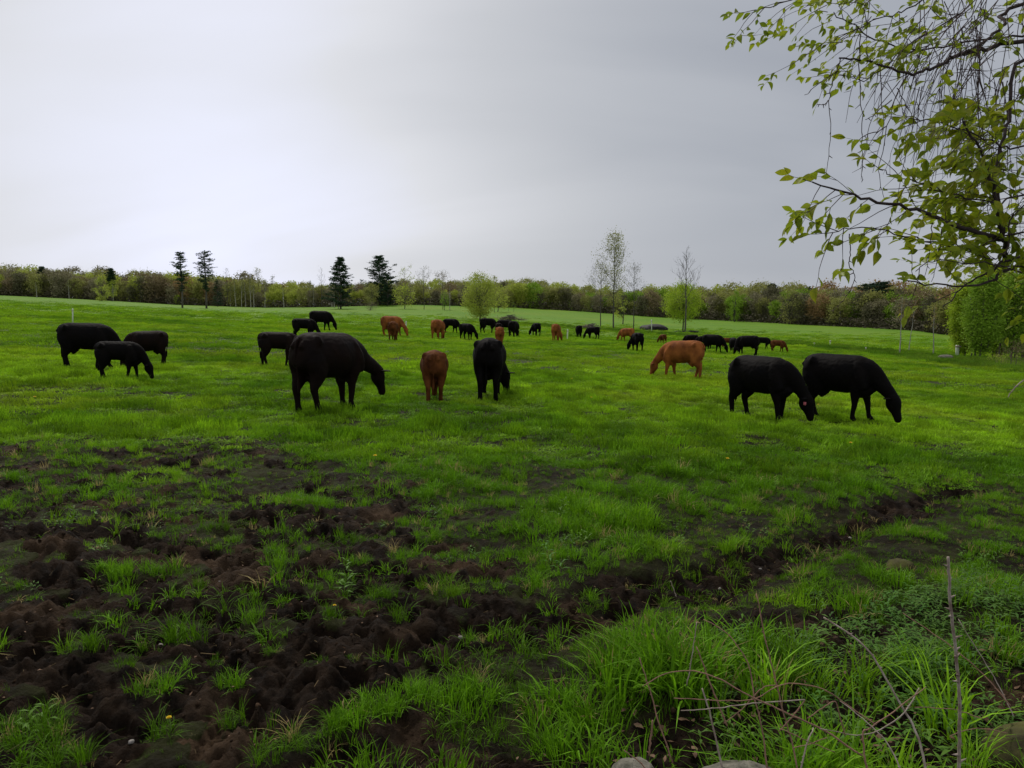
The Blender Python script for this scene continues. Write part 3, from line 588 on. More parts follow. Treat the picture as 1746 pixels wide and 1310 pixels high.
HERD = [
 (563, 702, 127, 60, 'big', 'blackbrown', 'big black cow with brownish back, grazing closest to the mud'),
 (741, 682, 84, 96, 'straight', 'brown', 'red-brown cow seen from behind, beside the big black cow'),
 (835, 678, 99, 88, 'right', 'black', 'black cow seen squarely from behind with one ear out at its right'),
 (1163, 647, 63, 148, 'reach', 'tan', 'red-brown cow grazing to the left beside the two black cows'),
 (1298, 713, 104, -54, 'left', 'black', 'black cow lowering its head in front of another black cow, pink tag'),
 (1430, 716, 106, -44, 'reach', 'black', 'black cow at the end of the pair, muzzle down to the right'),
 (150, 629, 74, 14, 'straight', 'black', 'largest black cow of the trio by the white post'),
 (205, 649, 64, 12, 'calf', 'black', 'black calf in front of the other two of its trio'),
 (252, 625, 57, 215, 'left', 'blackbrown', 'dark brown-black cow at the back of the trio, rump to the right'),
 (476, 626, 57, 12, 'calf', 'blackbrown', 'black calf half hidden behind the big black cow'),
 (519, 579, 34, 2, 'calf', 'black', 'middle black cow in the file of three behind the big cow'),
 (547, 564, 32, -2, 'straight', 'black', 'farthest black cow of the file behind the big cow, ear up'),
 (668, 574, 33, -16, 'reach', 'tan', 'tan-brown cow grazing to the right behind a brown calf'),
 (671, 581, 31, 88, 'calf', 'brown', 'small brown calf seen from behind in front of the tan cow'),
 (747, 579, 32, 75, 'straight', 'tan', 'brown cow seen from behind next to two small black cows'),
 (769, 569, 24, -20, 'calf', 'black', 'black cow just behind the brown cow of that group'),
 (796, 580, 27, -48, 'calf_left', 'black', 'small black calf alone between the brown cow and the dark bunch'),
 (832, 569, 25, 30, 'calf', 'black', 'black cow on the near left corner of the tight dark bunch'),
 (851, 573, 21, 80, 'calf', 'blackbrown', 'dark brown calf in the middle of the tight dark bunch'),
 (862, 573, 26, 20, 'calf', 'black', 'black cow half hidden in the tight dark bunch'),
 (876, 575, 26, 70, 'straight', 'black', 'black cow closing the tight dark bunch, seen from behind'),
 (852, 590, 31, 90, 'calf', 'tan', 'brown calf showing above the back of the black cow'),
 (914, 574, 22, 110, 'calf_left', 'black', 'small black cow standing alone, head to the left'),
 (948, 582, 28, 80, 'right', 'tan', 'brown cow beside the white post in the middle of the field'),
 (987, 576, 20, 92, 'calf', 'black', 'black calf seen from behind before the brush pile'),
 (1011, 579, 21, 140, 'calf_left', 'black', 'black calf with head down to the left before the brush pile'),
 (1069, 583, 22, 150, 'straight', 'tan', 'pale brown cow partly hidden by a black cow'),
 (1086, 600, 31, 100, 'calf_left', 'black', 'black cow in front of the pale brown cow, head to the left'),
 (1130, 586, 15, 110, 'calf_left', 'brown', 'tiny brown calf alone near the dark heap'),
 (1178, 592, 20, 165, 'calf', 'black', 'black cow at the near end of the far black row, behind the red-brown cow'),
 (1200, 596, 22, 170, 'calf', 'black', 'black cow second in the far black row'),
 (1215, 602, 30, -30, 'straight', 'black', 'broad black cow in the middle of the far black row'),
 (1240, 594, 17, -20, 'calf', 'brown', 'brown calf almost hidden in the far black row'),
 (1250, 601, 24, -100, 'left', 'black', 'black cow facing the camera in the far black row'),
 (1274, 606, 32, 172, 'left', 'black', 'tall black cow with legs clear at the end of the far row'),
 (1300, 596, 20, -12, 'calf', 'black', 'black cow bending to the right behind the tall one'),
 (1326, 601, 20, -25, 'calf', 'brown', 'brown calf grazing last in the far row'),
]
for i, h_ in enumerate(HERD):
    px, py, hp, yw, va, co_, lb = h_
    r = cow(px, py, hp, yw, va, co_, lb, 'calf' if 'calf' in lb.split(',')[0] and not lb.startswith(('black cow', 'tan')) else 'cow')
    if i == 4:
        e_ = MB(); p = VAR['left']['tagpos']; c = Vector(p)+Vector((math.sin(.55)*.17, -math.cos(.55)*.17, -.05)); e_.tube(np.array([c, c+Vector((0, 0, -.06))]), [.035, .035], 8, up=(1, 0, 0), ws=[.006, .006]); mkobj('ear_tag', e_.mesh('ear_tag', [M['pinktag']]), r)

# ------------------------------------------------------------------ trees
def skel(rnd, H, r0, lean=0.0, start=.3, nb=14, bl=.35, up=.9, levels=2, sub=5, bend=.05, droop=0.0, conical=True, sides=6):
    """trunk polyline + limbs -> (trunk MB, limbs MB, tips)"""
    tk = MB(); lb = MB(); tips = []
    n = 9; P_ = [np.array([lean*H*(k/(n-1))**1.3+rnd.uniform(-1, 1)*bend*H*.12, rnd.uniform(-1, 1)*bend*H*.12, H*k/(n-1)]) for k in range(n)]; P_[0] = np.zeros(3)
    C = catmull(P_, 3); tk.tube(C, r0*(1-np.linspace(0, 1, len(C))*.93)**.9, sides)
    def limb(p, d, l, r, lev):
        m = 5; Q = [p]; dd = d/np.linalg.norm(d)
        for k in range(m):
            dd = dd+np.array([rnd.uniform(-.22, .22), rnd.uniform(-.22, .22), rnd.uniform(-.1, .22)*up-droop]); dd /= np.linalg.norm(dd); Q.append(Q[-1]+dd*l/m)
        lb.tube(Q, np.linspace(r, r*.25, m+1), 4 if lev > 0 else 3, cap=False); tips.append(Q[-1]); tips.append(Q[3])
        if lev > 0:
            for k in range(sub):
                j = rnd.uniform(1.2, m); a = Q[int(j)]+(Q[min(int(j)+1, m)]-Q[int(j)])*(j-int(j)); e_ = dd+np.array([rnd.uniform(-.9, .9), rnd.uniform(-.9, .9), rnd.uniform(-.3, .6)])
                limb(a, e_, l*rnd.uniform(.35, .6), r*.5, lev-1)
    for k in range(nb):
        u = start+(1-start)*(k+rnd.uniform(0, .8))/nb; u = min(u, .99); p = C[int(u*(len(C)-1))]; a = k*2.4+rnd.uniform(-.5, .5)
        w = (1-(u-start)/(1-start)*.75) if conical else math.sin(math.pi*min(1, .18+(u-start)/(1-start)*.75))
        limb(p, np.array([math.cos(a), math.sin(a), up*rnd.uniform(.5, 1.3)]), H*bl*w*rnd.uniform(.75, 1.2), r0*.35*(1-u*.6), levels)
    return tk, lb, np.array(tips)
def leafcloud(g, C, n, spread, size, flat=.5, thin=1.0, vert=0.0):
    """n leaf-clump faces round centres C"""
    C = np.asarray(C); c = C[g.integers(0, len(C), n)]+g.normal(0, 1, (n, 3))*np.array(spread); s = size*g.uniform(.5, 1.3, n)[:, None]
    a = g.normal(0, 1, (n, 3)); a[:, 2] = a[:, 2]*flat+vert*np.sign(g.uniform(-.2, 1, n)); a /= np.linalg.norm(a, axis=1)[:, None]; b_ = np.cross(a, g.normal(0, 1, (n, 3))); b_ /= np.linalg.norm(b_, axis=1)[:, None]
    V = np.stack([c-a*s, c-b_*s*.5*thin, c+a*s, c+b_*s*.5*thin], 1).reshape(-1, 3); return V, np.arange(4*n).reshape(n, 4)
def crown_pts(g, H, rw, z0, k, shape='round'):
    u = g.uniform(0, 1, k); z = z0+(H-z0)*u
    if shape == 'cone': w = rw*(1-u)**.8
    elif shape == 'col': w = rw*(.6+.4*np.sin(u*3.1))*(1-u**4)
    else: w = rw*np.sqrt(np.clip(1-(2*u-1)**2, .02, 1))
    a = g.uniform(0, 6.283, k); rr = w*np.sqrt(g.uniform(.2, 1, k)); return np.stack([rr*np.cos(a), rr*np.sin(a), z], -1)
def tree(name, label, cat, p, H, trunk_mat, fol, seed, group=None, leaf=(1200, .35, .5), sk={}, spread=.25, extra=None, rz=None, mid_r=None):
    rnd = random.Random(seed); g = np.random.default_rng(seed); root = empty(name, p, label, cat, group)
    tk, lb, tips = skel(rnd, H, mid_r or H*.014, **sk)
    mkobj('trunk', tk.mesh('trunk', [M[trunk_mat]]), root); mkobj('branches', lb.mesh('branches', [M[trunk_mat]]), root)['kind'] = 'stuff'
    if leaf[0]:
        V, q_ = leafcloud(g, tips, leaf[0], (spread,)*3, leaf[1]); mkobj('crown', npmesh('crown', V, q_, [fol]), root)['kind'] = 'stuff'
    return root

FM = {'grey': folmat('fol_greybrown', (.235, .215, .125), .25), 'olive': folmat('fol_olive', (.27, .28, .08), .35), 'yel': folmat('fol_yellowgreen', (.38, .44, .07), .4),
      'red': folmat('fol_redbrown', (.205, .16, .085), .2), 'ever': folmat('fol_evergreen', (.032, .066, .030), .1), 'green': folmat('fol_green', (.21, .34, .03), .35), 'dk': folmat('fol_dark', (.145, .14, .075), .2),
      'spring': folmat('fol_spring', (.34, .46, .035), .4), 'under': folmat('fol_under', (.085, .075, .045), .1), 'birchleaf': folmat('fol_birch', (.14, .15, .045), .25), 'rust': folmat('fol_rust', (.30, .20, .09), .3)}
# prototype wood trees (unit: 12 m high)
def woodproto(kind, seed):
    g = np.random.default_rng(seed); rnd = random.Random(seed); H = 12.0; w = g.uniform(3.2, 4.8)
    if kind == 'ever':
        C = crown_pts(g, H*1.02, w*.85, 1.5, 260, 'cone'); V, q_ = leafcloud(g, C, 900, (.35, .35, .2), .55, .25)
    else:
        C = crown_pts(g, H, w, 3.0, 24); u_ = g.uniform(0, 6.28, 26); e_ = np.arcsin(g.uniform(.1, 1, 26)); C = np.vstack([C, np.stack([np.cos(u_)*np.cos(e_)*w*.95, np.sin(u_)*np.cos(e_)*w*.95, H*.62+np.sin(e_)*H*.36], -1)])
        V, q_ = leafcloud(g, C, 1000, (.75, .75, .7), .42, .8)
        V2, q2 = leafcloud(g, C, 500, (.8, .8, .7), .8, .7, .08, .9); V = np.vstack([V, V2]); q_ = np.vstack([q_, q2+len(V)-len(V2)])
        C3 = crown_pts(g, 8.5, w*.95, .0, 34); V3, q3 = leafcloud(g, C3, 620, (.9, .9, .9), .62, .7, .6, .3); V = np.vstack([V, V3]); q_ = np.vstack([q_, q3+len(V)-len(V3)])
    V[:, 2] = np.maximum(V[:, 2], .0)
    tk, lb, tips = skel(rnd, H*.92, .17, nb=7, start=.35, levels=0, bl=.3)
    return npmesh('crown', V, q_, [FM[kind]]), tk.mesh('trunk', [M['greybark']]), (V, q_)
PR = {}
for j, k in enumerate(['grey', 'olive', 'yel', 'red', 'ever', 'green', 'dk', 'rust']): PR[k] = [woodproto(k, 200+j*5+s) for s in range(2)]
TOPS = [(-300, 448), (0, 455), (60, 457), (140, 464), (230, 466), (330, 470), (420, 474), (520, 486), (600, 486), (700, 480), (800, 484), (900, 481), (960, 486), (1010, 494), (1100, 494), (1200, 495), (1290, 489), (1400, 493), (1500, 488), (1600, 492), (1700, 480), (2100, 460)]
rnd = random.Random(77)
def woodkind(px, row):
    if px < 300: L_ = ['grey', 'olive', 'grey', 'yel', 'red', 'olive', 'grey', 'dk']
    elif px < 560: L_ = ['olive', 'olive', 'yel', 'grey', 'yel', 'rust', 'olive']
    elif px < 900: L_ = ['grey', 'olive', 'yel', 'grey', 'red', 'dk', 'olive']
    elif px < 1250: L_ = ['olive', 'olive', 'dk', 'red', 'grey', 'olive', 'green']
    else: L_ = ['dk', 'red', 'olive', 'olive', 'dk', 'rust', 'grey', 'green', 'dk', 'olive', 'green']
    return rnd.choice(L_)
DESC = {'grey': 'bare grey-brown tree', 'olive': 'olive tree coming into leaf', 'yel': 'yellow-green tree in fresh leaf', 'red': 'reddish-brown budding tree', 'ever': 'dark evergreen', 'green': 'green leafed tree', 'dk': 'dark twiggy tree', 'rust': 'rust-tinged budding tree'}
SECT = [(60, 'at the very left edge'), (130, 'above the tall white post'), (230, 'above the trio of black cattle'), (300, 'just before the thin pines'), (400, 'around the two thin pines'), (470, 'among the white birches'), (560, 'above the file of three black cows'),
 (640, 'around the pyramid-shaped evergreen'), (700, 'by the dark ragged pine'), (790, 'behind the reddish round-crowned tree'), (870, 'behind the round yellow-green tree'), (990, 'above the brush heaps'), (1100, 'behind the three tall bare trees'), (1210, 'around the bright green leafy tree'),
 (1340, 'above the far black row'), (1420, 'before the pale dead snag'), (1510, 'under the dark pine tops'), (1600, 'behind the swale birches'), (9999, 'behind the green thicket')]
def sect(px): return next(n for x, n in SECT if px < x)
def wood_spot(px, back):
    tt = (px-CX)/F; E = float(edge_y(tt))+back; X_ = tt*E; return X_, E, float(base_z(X_, E))
px = -20.0
while px < 1770:
    k = woodkind(px, 0); X_, E, z_ = wood_spot(px, rnd.uniform(2, 9)); top = np.interp(px, [a for a, b in TOPS], [b for a, b in TOPS])
    tz = ZC+tan_el(px, top)[1]*E; h = (tz-z_)*rnd.uniform(.5, .98)
    cr_, tk_, _ = PR[k][rnd.randint(0, 1)]
    r = empty('wood_tree', (X_, E, z_), DESC[k]+' in the wood edge '+sect(px), 'tree', 'wood edge trees '+sect(px)+', '+k, rnd.uniform(0, 6.28)); r.scale = (h/12*rnd.uniform(.85, 1.15),)*2+(h/12,)
    mkobj('crown', cr_, r)['kind'] = 'stuff'; mkobj('trunk', tk_, r); px += rnd.uniform(11, 19)*250/E*1.15
# wood behind the front row, as one mass
VV = []; QQ = []; TT = []; n = 0; mats_w = [FM[k] for k in ['grey', 'olive', 'yel', 'red', 'ever', 'green', 'dk', 'rust']]; kk = {k: i for i, k in enumerate(['grey', 'olive', 'yel', 'red', 'ever', 'green', 'dk', 'rust'])}
for row, (bk, step, sc0) in enumerate([(12, 16, .80), (20, 19, .9), (30, 22, .98), (42, 24, 1.05)]):
    px = -270.0+row*5
    while px < 2060:
        k = woodkind(px, row) if row < 2 else rnd.choice(['yel', 'olive', 'olive', 'grey', 'ever' if px > 1350 else 'yel', 'rust' if px > 1300 else 'olive'])
        X_, E, z_ = wood_spot(px, bk+rnd.uniform(-4, 4)); top = np.interp(px, [a for a, b in TOPS], [b for a, b in TOPS]); h = (ZC+tan_el(px, top)[1]*E-z_)*sc0*rnd.uniform(.80, 1.13)
        V, q_ = PR[k][rnd.randint(0, 1)][2]; a = rnd.uniform(0, 6.28); s_ = h/12; V = V*s_; V = np.stack([V[:, 0]*math.cos(a)-V[:, 1]*math.sin(a)+X_, V[:, 0]*math.sin(a)+V[:, 1]*math.cos(a)+E, V[:, 2]+z_], -1)
        VV.append(V); QQ.append(q_+n); n += len(V); TT += [kk[k]]*len(q_); px += rnd.uniform(.75, 1.25)*step
tag(mkobj('woods', npmesh('woods', np.vstack(VV), np.vstack(QQ), mats_w, midx=TT)), 'mixed spring wood behind the far edge of the pasture', None, None, 'stuff')
# brush and fallen stone line at the foot of the wood
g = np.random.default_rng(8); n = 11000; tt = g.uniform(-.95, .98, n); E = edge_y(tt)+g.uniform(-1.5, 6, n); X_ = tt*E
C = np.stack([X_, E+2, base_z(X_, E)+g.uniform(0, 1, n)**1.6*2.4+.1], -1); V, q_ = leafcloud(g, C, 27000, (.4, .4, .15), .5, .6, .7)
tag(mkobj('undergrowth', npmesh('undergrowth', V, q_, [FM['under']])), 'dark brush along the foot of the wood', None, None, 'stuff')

def spot(px, py): return ground(px, py)
def hm(px, py, pxh): return pxh*ground(px, py).y/F
# two tall sparse pines and other evergreens
def pine(px, py, top, label, seed, wpx, sparse, dens=1.0, shape='cone', base=.1, back=0):
    g_ = spot(px, py)
    if back: E_ = g_.y+back; X_ = (px-CX)/F*E_; g_ = Vector((X_, E_, float(base_z(X_, E_)))); py = 655-F*math.tan(math.atan2(g_.z-ZC, E_)+PITCH)
    H = (py-top)*g_.y/F; wd = wpx*.5*g_.y/F; root = empty('pine_tree', g_, label, 'tree'); rd = random.Random(seed); g = np.random.default_rng(seed)
    tk = MB(); bmb = MB(); Q = catmull([[0, 0, 0], [.1, 0, H*.4], [-.1, 0, H*.75], [0, 0, H]], 4); tk.tube(Q, np.linspace(H*.018, .06, len(Q)), 7); C = []; nw = sparse
    for w_ in range(nw):
        u = base+(1-base)*w_/nw; z = H*u
        if shape == 'cone': rad = wd*(1-u)**.75*rd.uniform(.8, 1.15)+.2
        elif shape == 'top': rad = wd*(.35+.65*math.sin(math.pi*min(1, max(0, (u-base)/(1-base)))))*rd.uniform(.7, 1.2) if u > .42 else wd*.25*rd.uniform(.2, 1)
        else: rad = wd*math.sin(math.pi*min(.96, .18+.8*(u-base)/(1-base)))**.7*rd.uniform(.65, 1.25)
        for k in range(rd.randint(4, 6)):
            a = rd.uniform(0, 6.28); d = np.array([math.cos(a), math.sin(a), rd.uniform(-.05, .25)]); e_ = rad*rd.uniform(.6, 1.1); p0 = np.array([0, 0, z]); p2 = p0+d*e_+np.array([0, 0, .10*e_]); bmb.tube([p0, p0+d*e_*.5-np.array([0, 0, .04*e_]), p2], [.07, .05, .02], 3, cap=False)
            for q__ in range(int(7*dens)+1): C.append(p0+(p2-p0)*rd.uniform(.25, 1)+np.array([rd.uniform(-.2, .2), rd.uniform(-.2, .2), rd.uniform(-.05, .15)]))
    V, q_ = leafcloud(g, np.array(C), int(len(C)*6*dens), (H*.016, H*.016, H*.006), H*.019, .35, .55)
    mkobj('trunk', tk.mesh('trunk', [M['greybark']]), root); mkobj('branches', bmb.mesh('branches', [M['bark']]), root)['kind'] = 'stuff'; mkobj('crown', npmesh('crown', V, q_, [FM['ever']]), root)['kind'] = 'stuff'
pine(311, 525, 430, 'tall thin pine with sparse top, nearer the trio of black cows', 1, 32, 17, .8, 'top', .3)
pine(352, 526, 429, 'tall thin pine with drooping sparse boughs next to the small evergreens', 2, 42, 18, .8, 'top', .3)
pine(371, 523, 476, 'low dark evergreen at the foot of the thin pines', 3, 24, 16, 1.0, 'cone', .05)
pine(581, 527, 440, 'full pyramid-shaped evergreen with a pale birch before it', 4, 74, 44, 1.1, 'cone', .06)
pine(648, 521, 438, 'dark ragged pine standing by the grey round shrub', 5, 54, 34, 1.2, 'oval', .12)
pine(661, 522, 468, 'short dark pine under the ragged pine', 6, 40, 16, 2.2, 'oval', .05)
for a in [(1478, 561, 484, 7, 44), (1500, 562, 481, 8, 46), (78, 508, 455, 9, 16), (195, 515, 458, 10, 16), (1316, 551, 484, 12, 26)]:
    pine(a[0], a[1]+0, a[2], {7: 'dark round pine top rising over the right end of the wood', 8: 'taller dark pine next to the round pine top', 9: 'small dark evergreen tip over the wood at its left end', 10: 'dark evergreen tip over the wood near the thin pines', 12: 'dark evergreen tip over the wood behind the far black row'}[a[3]], a[3], a[4], 16, 1.8, 'oval', .45, back=22)
SKB = dict(start=.3, nb=16, bl=.26, up=1.1, levels=2, sub=4)
def T_(name, label, px, py, top, tm, fol, seed, nleaf, lsize, sk, spread=.25, group=None, rr=None):
    g_ = spot(px, py); H = (py-top)*g_.y/F; return tree(name, label, 'tree', g_, H, tm, FM[fol] if fol else None, seed, group, (nleaf, lsize*H/14., 0), sk, spread*H/14., mid_r=rr or H*.009)
T_('bare_tree', 'slender tree at the near side of the three tall bare trees, bushy twigs', 1024, 557, 450, 'greybark', 'dk', 31, 1500, .10, dict(start=.33, nb=22, bl=.34, up=.8, levels=2, sub=4), .5)
T_('bare_tree', 'tallest thinly leaved tree in the middle of the three tall trees', 1046, 561, 405, 'greybark', 'olive', 32, 3600, .11, dict(start=.26, nb=36, bl=.19, up=.9, levels=2, sub=4, conical=False), .45)
T_('bare_tree', 'third of the three tall bare trees, next to the dark heap', 1080, 562, 451, 'greybark', 'dk', 33, 900, .10, dict(start=.38, nb=20, bl=.27, up=1.0, levels=2, sub=4), .4)
T_('bare_tree', 'leafless spreading tree rising behind the round bright-green tree', 1168, 568, 428, 'greybark', None, 34, 0, .1, dict(start=.42, nb=16, bl=.27, up=1.5, levels=2, sub=5), rr=.15)
T_('pale_tree', 'pale budding tree by the ragged dark pine', 690, 527, 461, 'greybark', 'yel', 35, 500, .2, dict(start=.3, nb=16, bl=.32, up=1.0, levels=2, sub=4, conical=False), .4)
T_('bare_tree', 'leafless grey tree between the pale and the reddish tree', 723, 528, 461, 'greybark', 'grey', 36, 250, .16, dict(start=.3, nb=18, bl=.34, up=1.1, levels=2, sub=5, conical=False), .4)
T_('reddish_tree', 'reddish budding tree with rounded bare crown', 755, 528, 469, 'greybark', 'red', 37, 800, .2, dict(start=.3, nb=16, bl=.34, up=1.0, levels=2, sub=4, conical=False), .5)
T_('pale_tree', 'pale feathery tree behind the round green tree', 812, 532, 470, 'greybark', 'yel', 38, 800, .22, SKB, .4)
T_('pale_tree', 'thin pale tree beside the feathery one', 843, 533, 474, 'greybark', 'olive', 39, 800, .22, SKB, .4)
T_('bare_tree', 'thin leafless tree beside the pyramid-shaped evergreen', 549, 524, 458, 'greybark', 'grey', 40, 60, .1, SKB, .3)
T_('slender_tree', 'slender feathery tree over the birches', 441, 524, 460, 'greybark', 'olive', 41, 500, .18, SKB, .3)
T_('slender_tree', 'slender bare tree above the birches nearer the thin pines', 388, 523, 462, 'greybark', 'grey', 42, 300, .14, SKB, .3)
# rounded leafy trees: clumped crowns
def roundtree(label, px, py, top, x0, x1, ybot, fol, seed, n=3800, trm='greybark', lsize=.12, name='leafy_tree', stems=1, clumps=60, shape='round', cat='tree', group=None, nclump_sd=.1):
    g_ = spot(px, py); k = g_.y/F; H = (py-top)*k; rw = (x1-x0)*.5*k; z0 = max(.15, (py-ybot)*k); root = empty(name, g_, label, cat, group); g = np.random.default_rng(seed); rd = random.Random(seed)
    C = crown_pts(g, H, rw*.92, z0, clumps, shape); C[:, 0] += ((x0+x1)/2-px)*k; V, q_ = leafcloud(g, C, n, (rw*nclump_sd*1.5,)*3, lsize*(H/8)**.5)
    mkobj('crown', npmesh('crown', V, q_, [FM[fol]]), root)['kind'] = 'stuff'
    tk = MB(); lb = MB()
    for s in range(stems):
        bx, by = (rd.uniform(-.4, .4)*rw*(stems > 1), rd.uniform(-.3, .3)*rw*(stems > 1)); tp = np.array([bx*1.4+rd.uniform(-.1, .1)*rw, by*1.4, z0+(H-z0)*.7]); Q = catmull([[bx, by, 0], [bx*1.05+.02*H, by, tp[2]*.45], tp], 5); tk.tube(Q, np.linspace(max(.02, H*.017/stems**.5), H*.005, len(Q)), 6)
    for c in C[::(2 if stems == 1 else 9)]:
        b0 = np.array([0, 0, z0+.25*(c[2]-z0)]) if stems == 1 else np.array([c[0]*.6, c[1]*.6, c[2]*.5]); lb.tube([b0, (b0+c)/2+np.array([0, 0, .05*H]), c], [H*.006, H*.004, H*.0015], 3, cap=False)
    mkobj('trunk', tk.mesh('trunk', [M[trm]]), root); mkobj('branches', lb.mesh('branches', [M[trm]]), root)['kind'] = 'stuff'; return root
roundtree('round yellow-green tree standing alone with a short trunk', 818, 549, 473, 787, 850, 538, 'yel', 51, 11000, clumps=170, lsize=.12)
roundtree('bright green leafy tree in front of the leafless spreading tree', 1164, 566, 489, 1129, 1198, 541, 'spring', 52, 11000, clumps=170, lsize=.12)
roundtree('drooping yellow-green tree over the grey round shrub', 634, 524, 487, 618, 648, 515, 'olive', 53, 1500, lsize=.2)
roundtree('grey round leafless shrub in front of the ragged pine', 632, 530, 516, 620, 645, 530, 'grey', 54, 1400, lsize=.12, name='shrub', cat='shrub')
roundtree('yellowish spreading bush under the pale budding tree', 690, 527, 487, 668, 714, 520, 'yel', 55, 1400, lsize=.2)
roundtree('small green tree next to the thin white birch pole', 758, 529, 500, 749, 768, 524, 'green', 56, 900, lsize=.15)
roundtree('pale green bushy tree behind the round tree', 849, 532, 488, 838, 870, 528, 'yel', 57, 1300, lsize=.2)
roundtree('smaller sapling of the pair by the brush heap', 867, 531, 519, 863, 871, 527, 'green', 58, 300, lsize=.1, clumps=14)
roundtree('rounder sapling of the pair by the brush heap', 876, 532, 518, 870, 881, 527, 'green', 59, 400, lsize=.1, clumps=18)
roundtree('yellow-green tree in the left wood edge', 174, 514, 476, 160, 186, 512, 'yel', 60, 1200, lsize=.22)
roundtree('fresh green tree with pale trunk in the left wood edge', 193, 514, 480, 184, 203, 506, 'yel', 61, 900, lsize=.2, trm='birch')
roundtree('low bright bush at the foot of the left thin pine', 303, 520, 503, 297, 311, 519, 'spring', 62, 500, lsize=.2)
roundtree('green tree standing in the right wood edge', 1252, 549, 498, 1241, 1264, 545, 'green', 63, 1200, lsize=.2)
roundtree('light green tree in the right wood edge before the reddish ones', 1345, 553, 494, 1325, 1368, 549, 'olive', 64, 1400, lsize=.2)
roundtree('yellow-green thin tree among the tall bare trees', 1062, 553, 492, 1044, 1072, 543, 'yel', 65, 900, lsize=.14, clumps=50)
# birches
BG = 'white birches at the wood edge'
for i, (bx, by, bt) in enumerate([(393, 523, 478), (402, 524, 480), (412, 524, 476), (419, 524, 482), (428, 525, 475), (433, 525, 484), (452, 525, 480), (467, 524, 472), (484, 525, 484), (529, 524, 479), (535, 524, 486), (566, 524, 494), (570, 525, 490), (118, 510, 478), (63, 508, 482)]):
    far_ = bx < 200
    OL = ['first birch stem right of the thin pines', 'second birch stem right of the thin pines', 'third birch stem right of the thin pines', 'fourth birch stem right of the thin pines', 'tallest of the tight birch bunch, under the slender feathery tree', 'short birch tucked beside the tallest of the bunch',
          'birch standing just right of the slender feathery tree', 'bright single birch between the bunch and the black file', 'short birch left of the far black cow of the file', 'birch stem right above the farthest black cow of the file', 'short birch beside the one above the farthest black cow', 'short birch left of the pyramid-shaped evergreen', 'low birch touching the pyramid-shaped evergreen', 'pale-stemmed birch above the white post at the wood edge', 'pale birch nearest the left photo edge']
    T_('birch', OL[i], bx, by, bt, 'birch', 'birchleaf', 100+i, 260, .22, dict(start=.5, nb=9, bl=.16, up=1.2, levels=1, sub=3, lean=random.Random(i).uniform(-.05, .05)), .35, BG+(' left' if far_ else ''), rr=.13)
T_('birch', 'forked pale birch in front of the pyramid-shaped evergreen', 577, 527, 470, 'birch', None, 121, 0, .1, dict(start=.2, nb=5, bl=.45, up=2.2, levels=0), rr=.12)
T_('birch', 'white birch pole beside the small green tree', 767, 529, 486, 'birch', 'birchleaf', 122, 60, .15, dict(start=.6, nb=6, bl=.12, up=1, levels=1), rr=.1)
T_('birch', 'straight white birch at the swale, nearest the long black row', 1534, 602, 508, 'birch', 'rust', 123, 160, .16, dict(start=.5, nb=12, bl=.12, up=1.2, levels=1, sub=3), .3, rr=.06)
T_('birch', 'leaning grey-white birch between the two straight ones', 1550, 601, 512, 'birch', 'rust', 124, 120, .16, dict(start=.55, nb=10, bl=.12, up=1.2, levels=1, sub=3, lean=.09), .3, rr=.05)
T_('birch', 'white birch at the swale closest to the pale boulder', 1591, 606, 522, 'birch', 'rust', 125, 140, .16, dict(start=.5, nb=12, bl=.13, up=1.2, levels=1, sub=3, lean=-.03), .3, rr=.06)
T_('dead_snag', 'pale dead forked tree at the right wood edge', 1431, 556, 502, 'birch', None, 126, 0, .1, dict(start=.3, nb=6, bl=.4, up=1.8, levels=1, sub=2), rr=.16)
# thicket of green saplings on the right
TH = [(1640, 608, 492, 1617, 1668, 'spring', 'front sapling of the thicket, nearest the pale boulder'), (1668, 611, 470, 1640, 1705, 'green', 'tall sapling second in the thicket'), (1695, 609, 462, 1668, 1735, 'spring', 'bright leafy sapling in the middle of the thicket'),
      (1722, 612, 468, 1695, 1765, 'green', 'dense sapling behind the yellow bush'), (1752, 612, 448, 1722, 1800, 'spring', 'leafy sapling cut by the edge of the photo'), (1800, 615, 440, 1760, 1850, 'green', 'sapling just past the edge of the thicket'), (1680, 598, 500, 1650, 1720, 'olive', 'olive sapling at the back of the thicket')]
for i, (a, b_, tp, x0, x1, f_, lb_) in enumerate(TH): roundtree(lb_, a, b_, tp, x0, x1, 597, f_, 300+i, 11000, lsize=.12, name='sapling', stems=3, clumps=200, nclump_sd=.12)
roundtree('brown leafless bramble bush at the foot of the thicket', 1728, 625, 588, 1690, 1790, 624, 'red', 320, 2600, lsize=.07, name='bush', stems=4, cat='bush')
roundtree('small yellow-leaved bush before the thicket', 1701, 622, 607, 1687, 1718, 621, 'yel', 321, 520, lsize=.09, name='bush', stems=3, clumps=16, cat='bush').children[0].data.materials[0] = M['yellowbush']
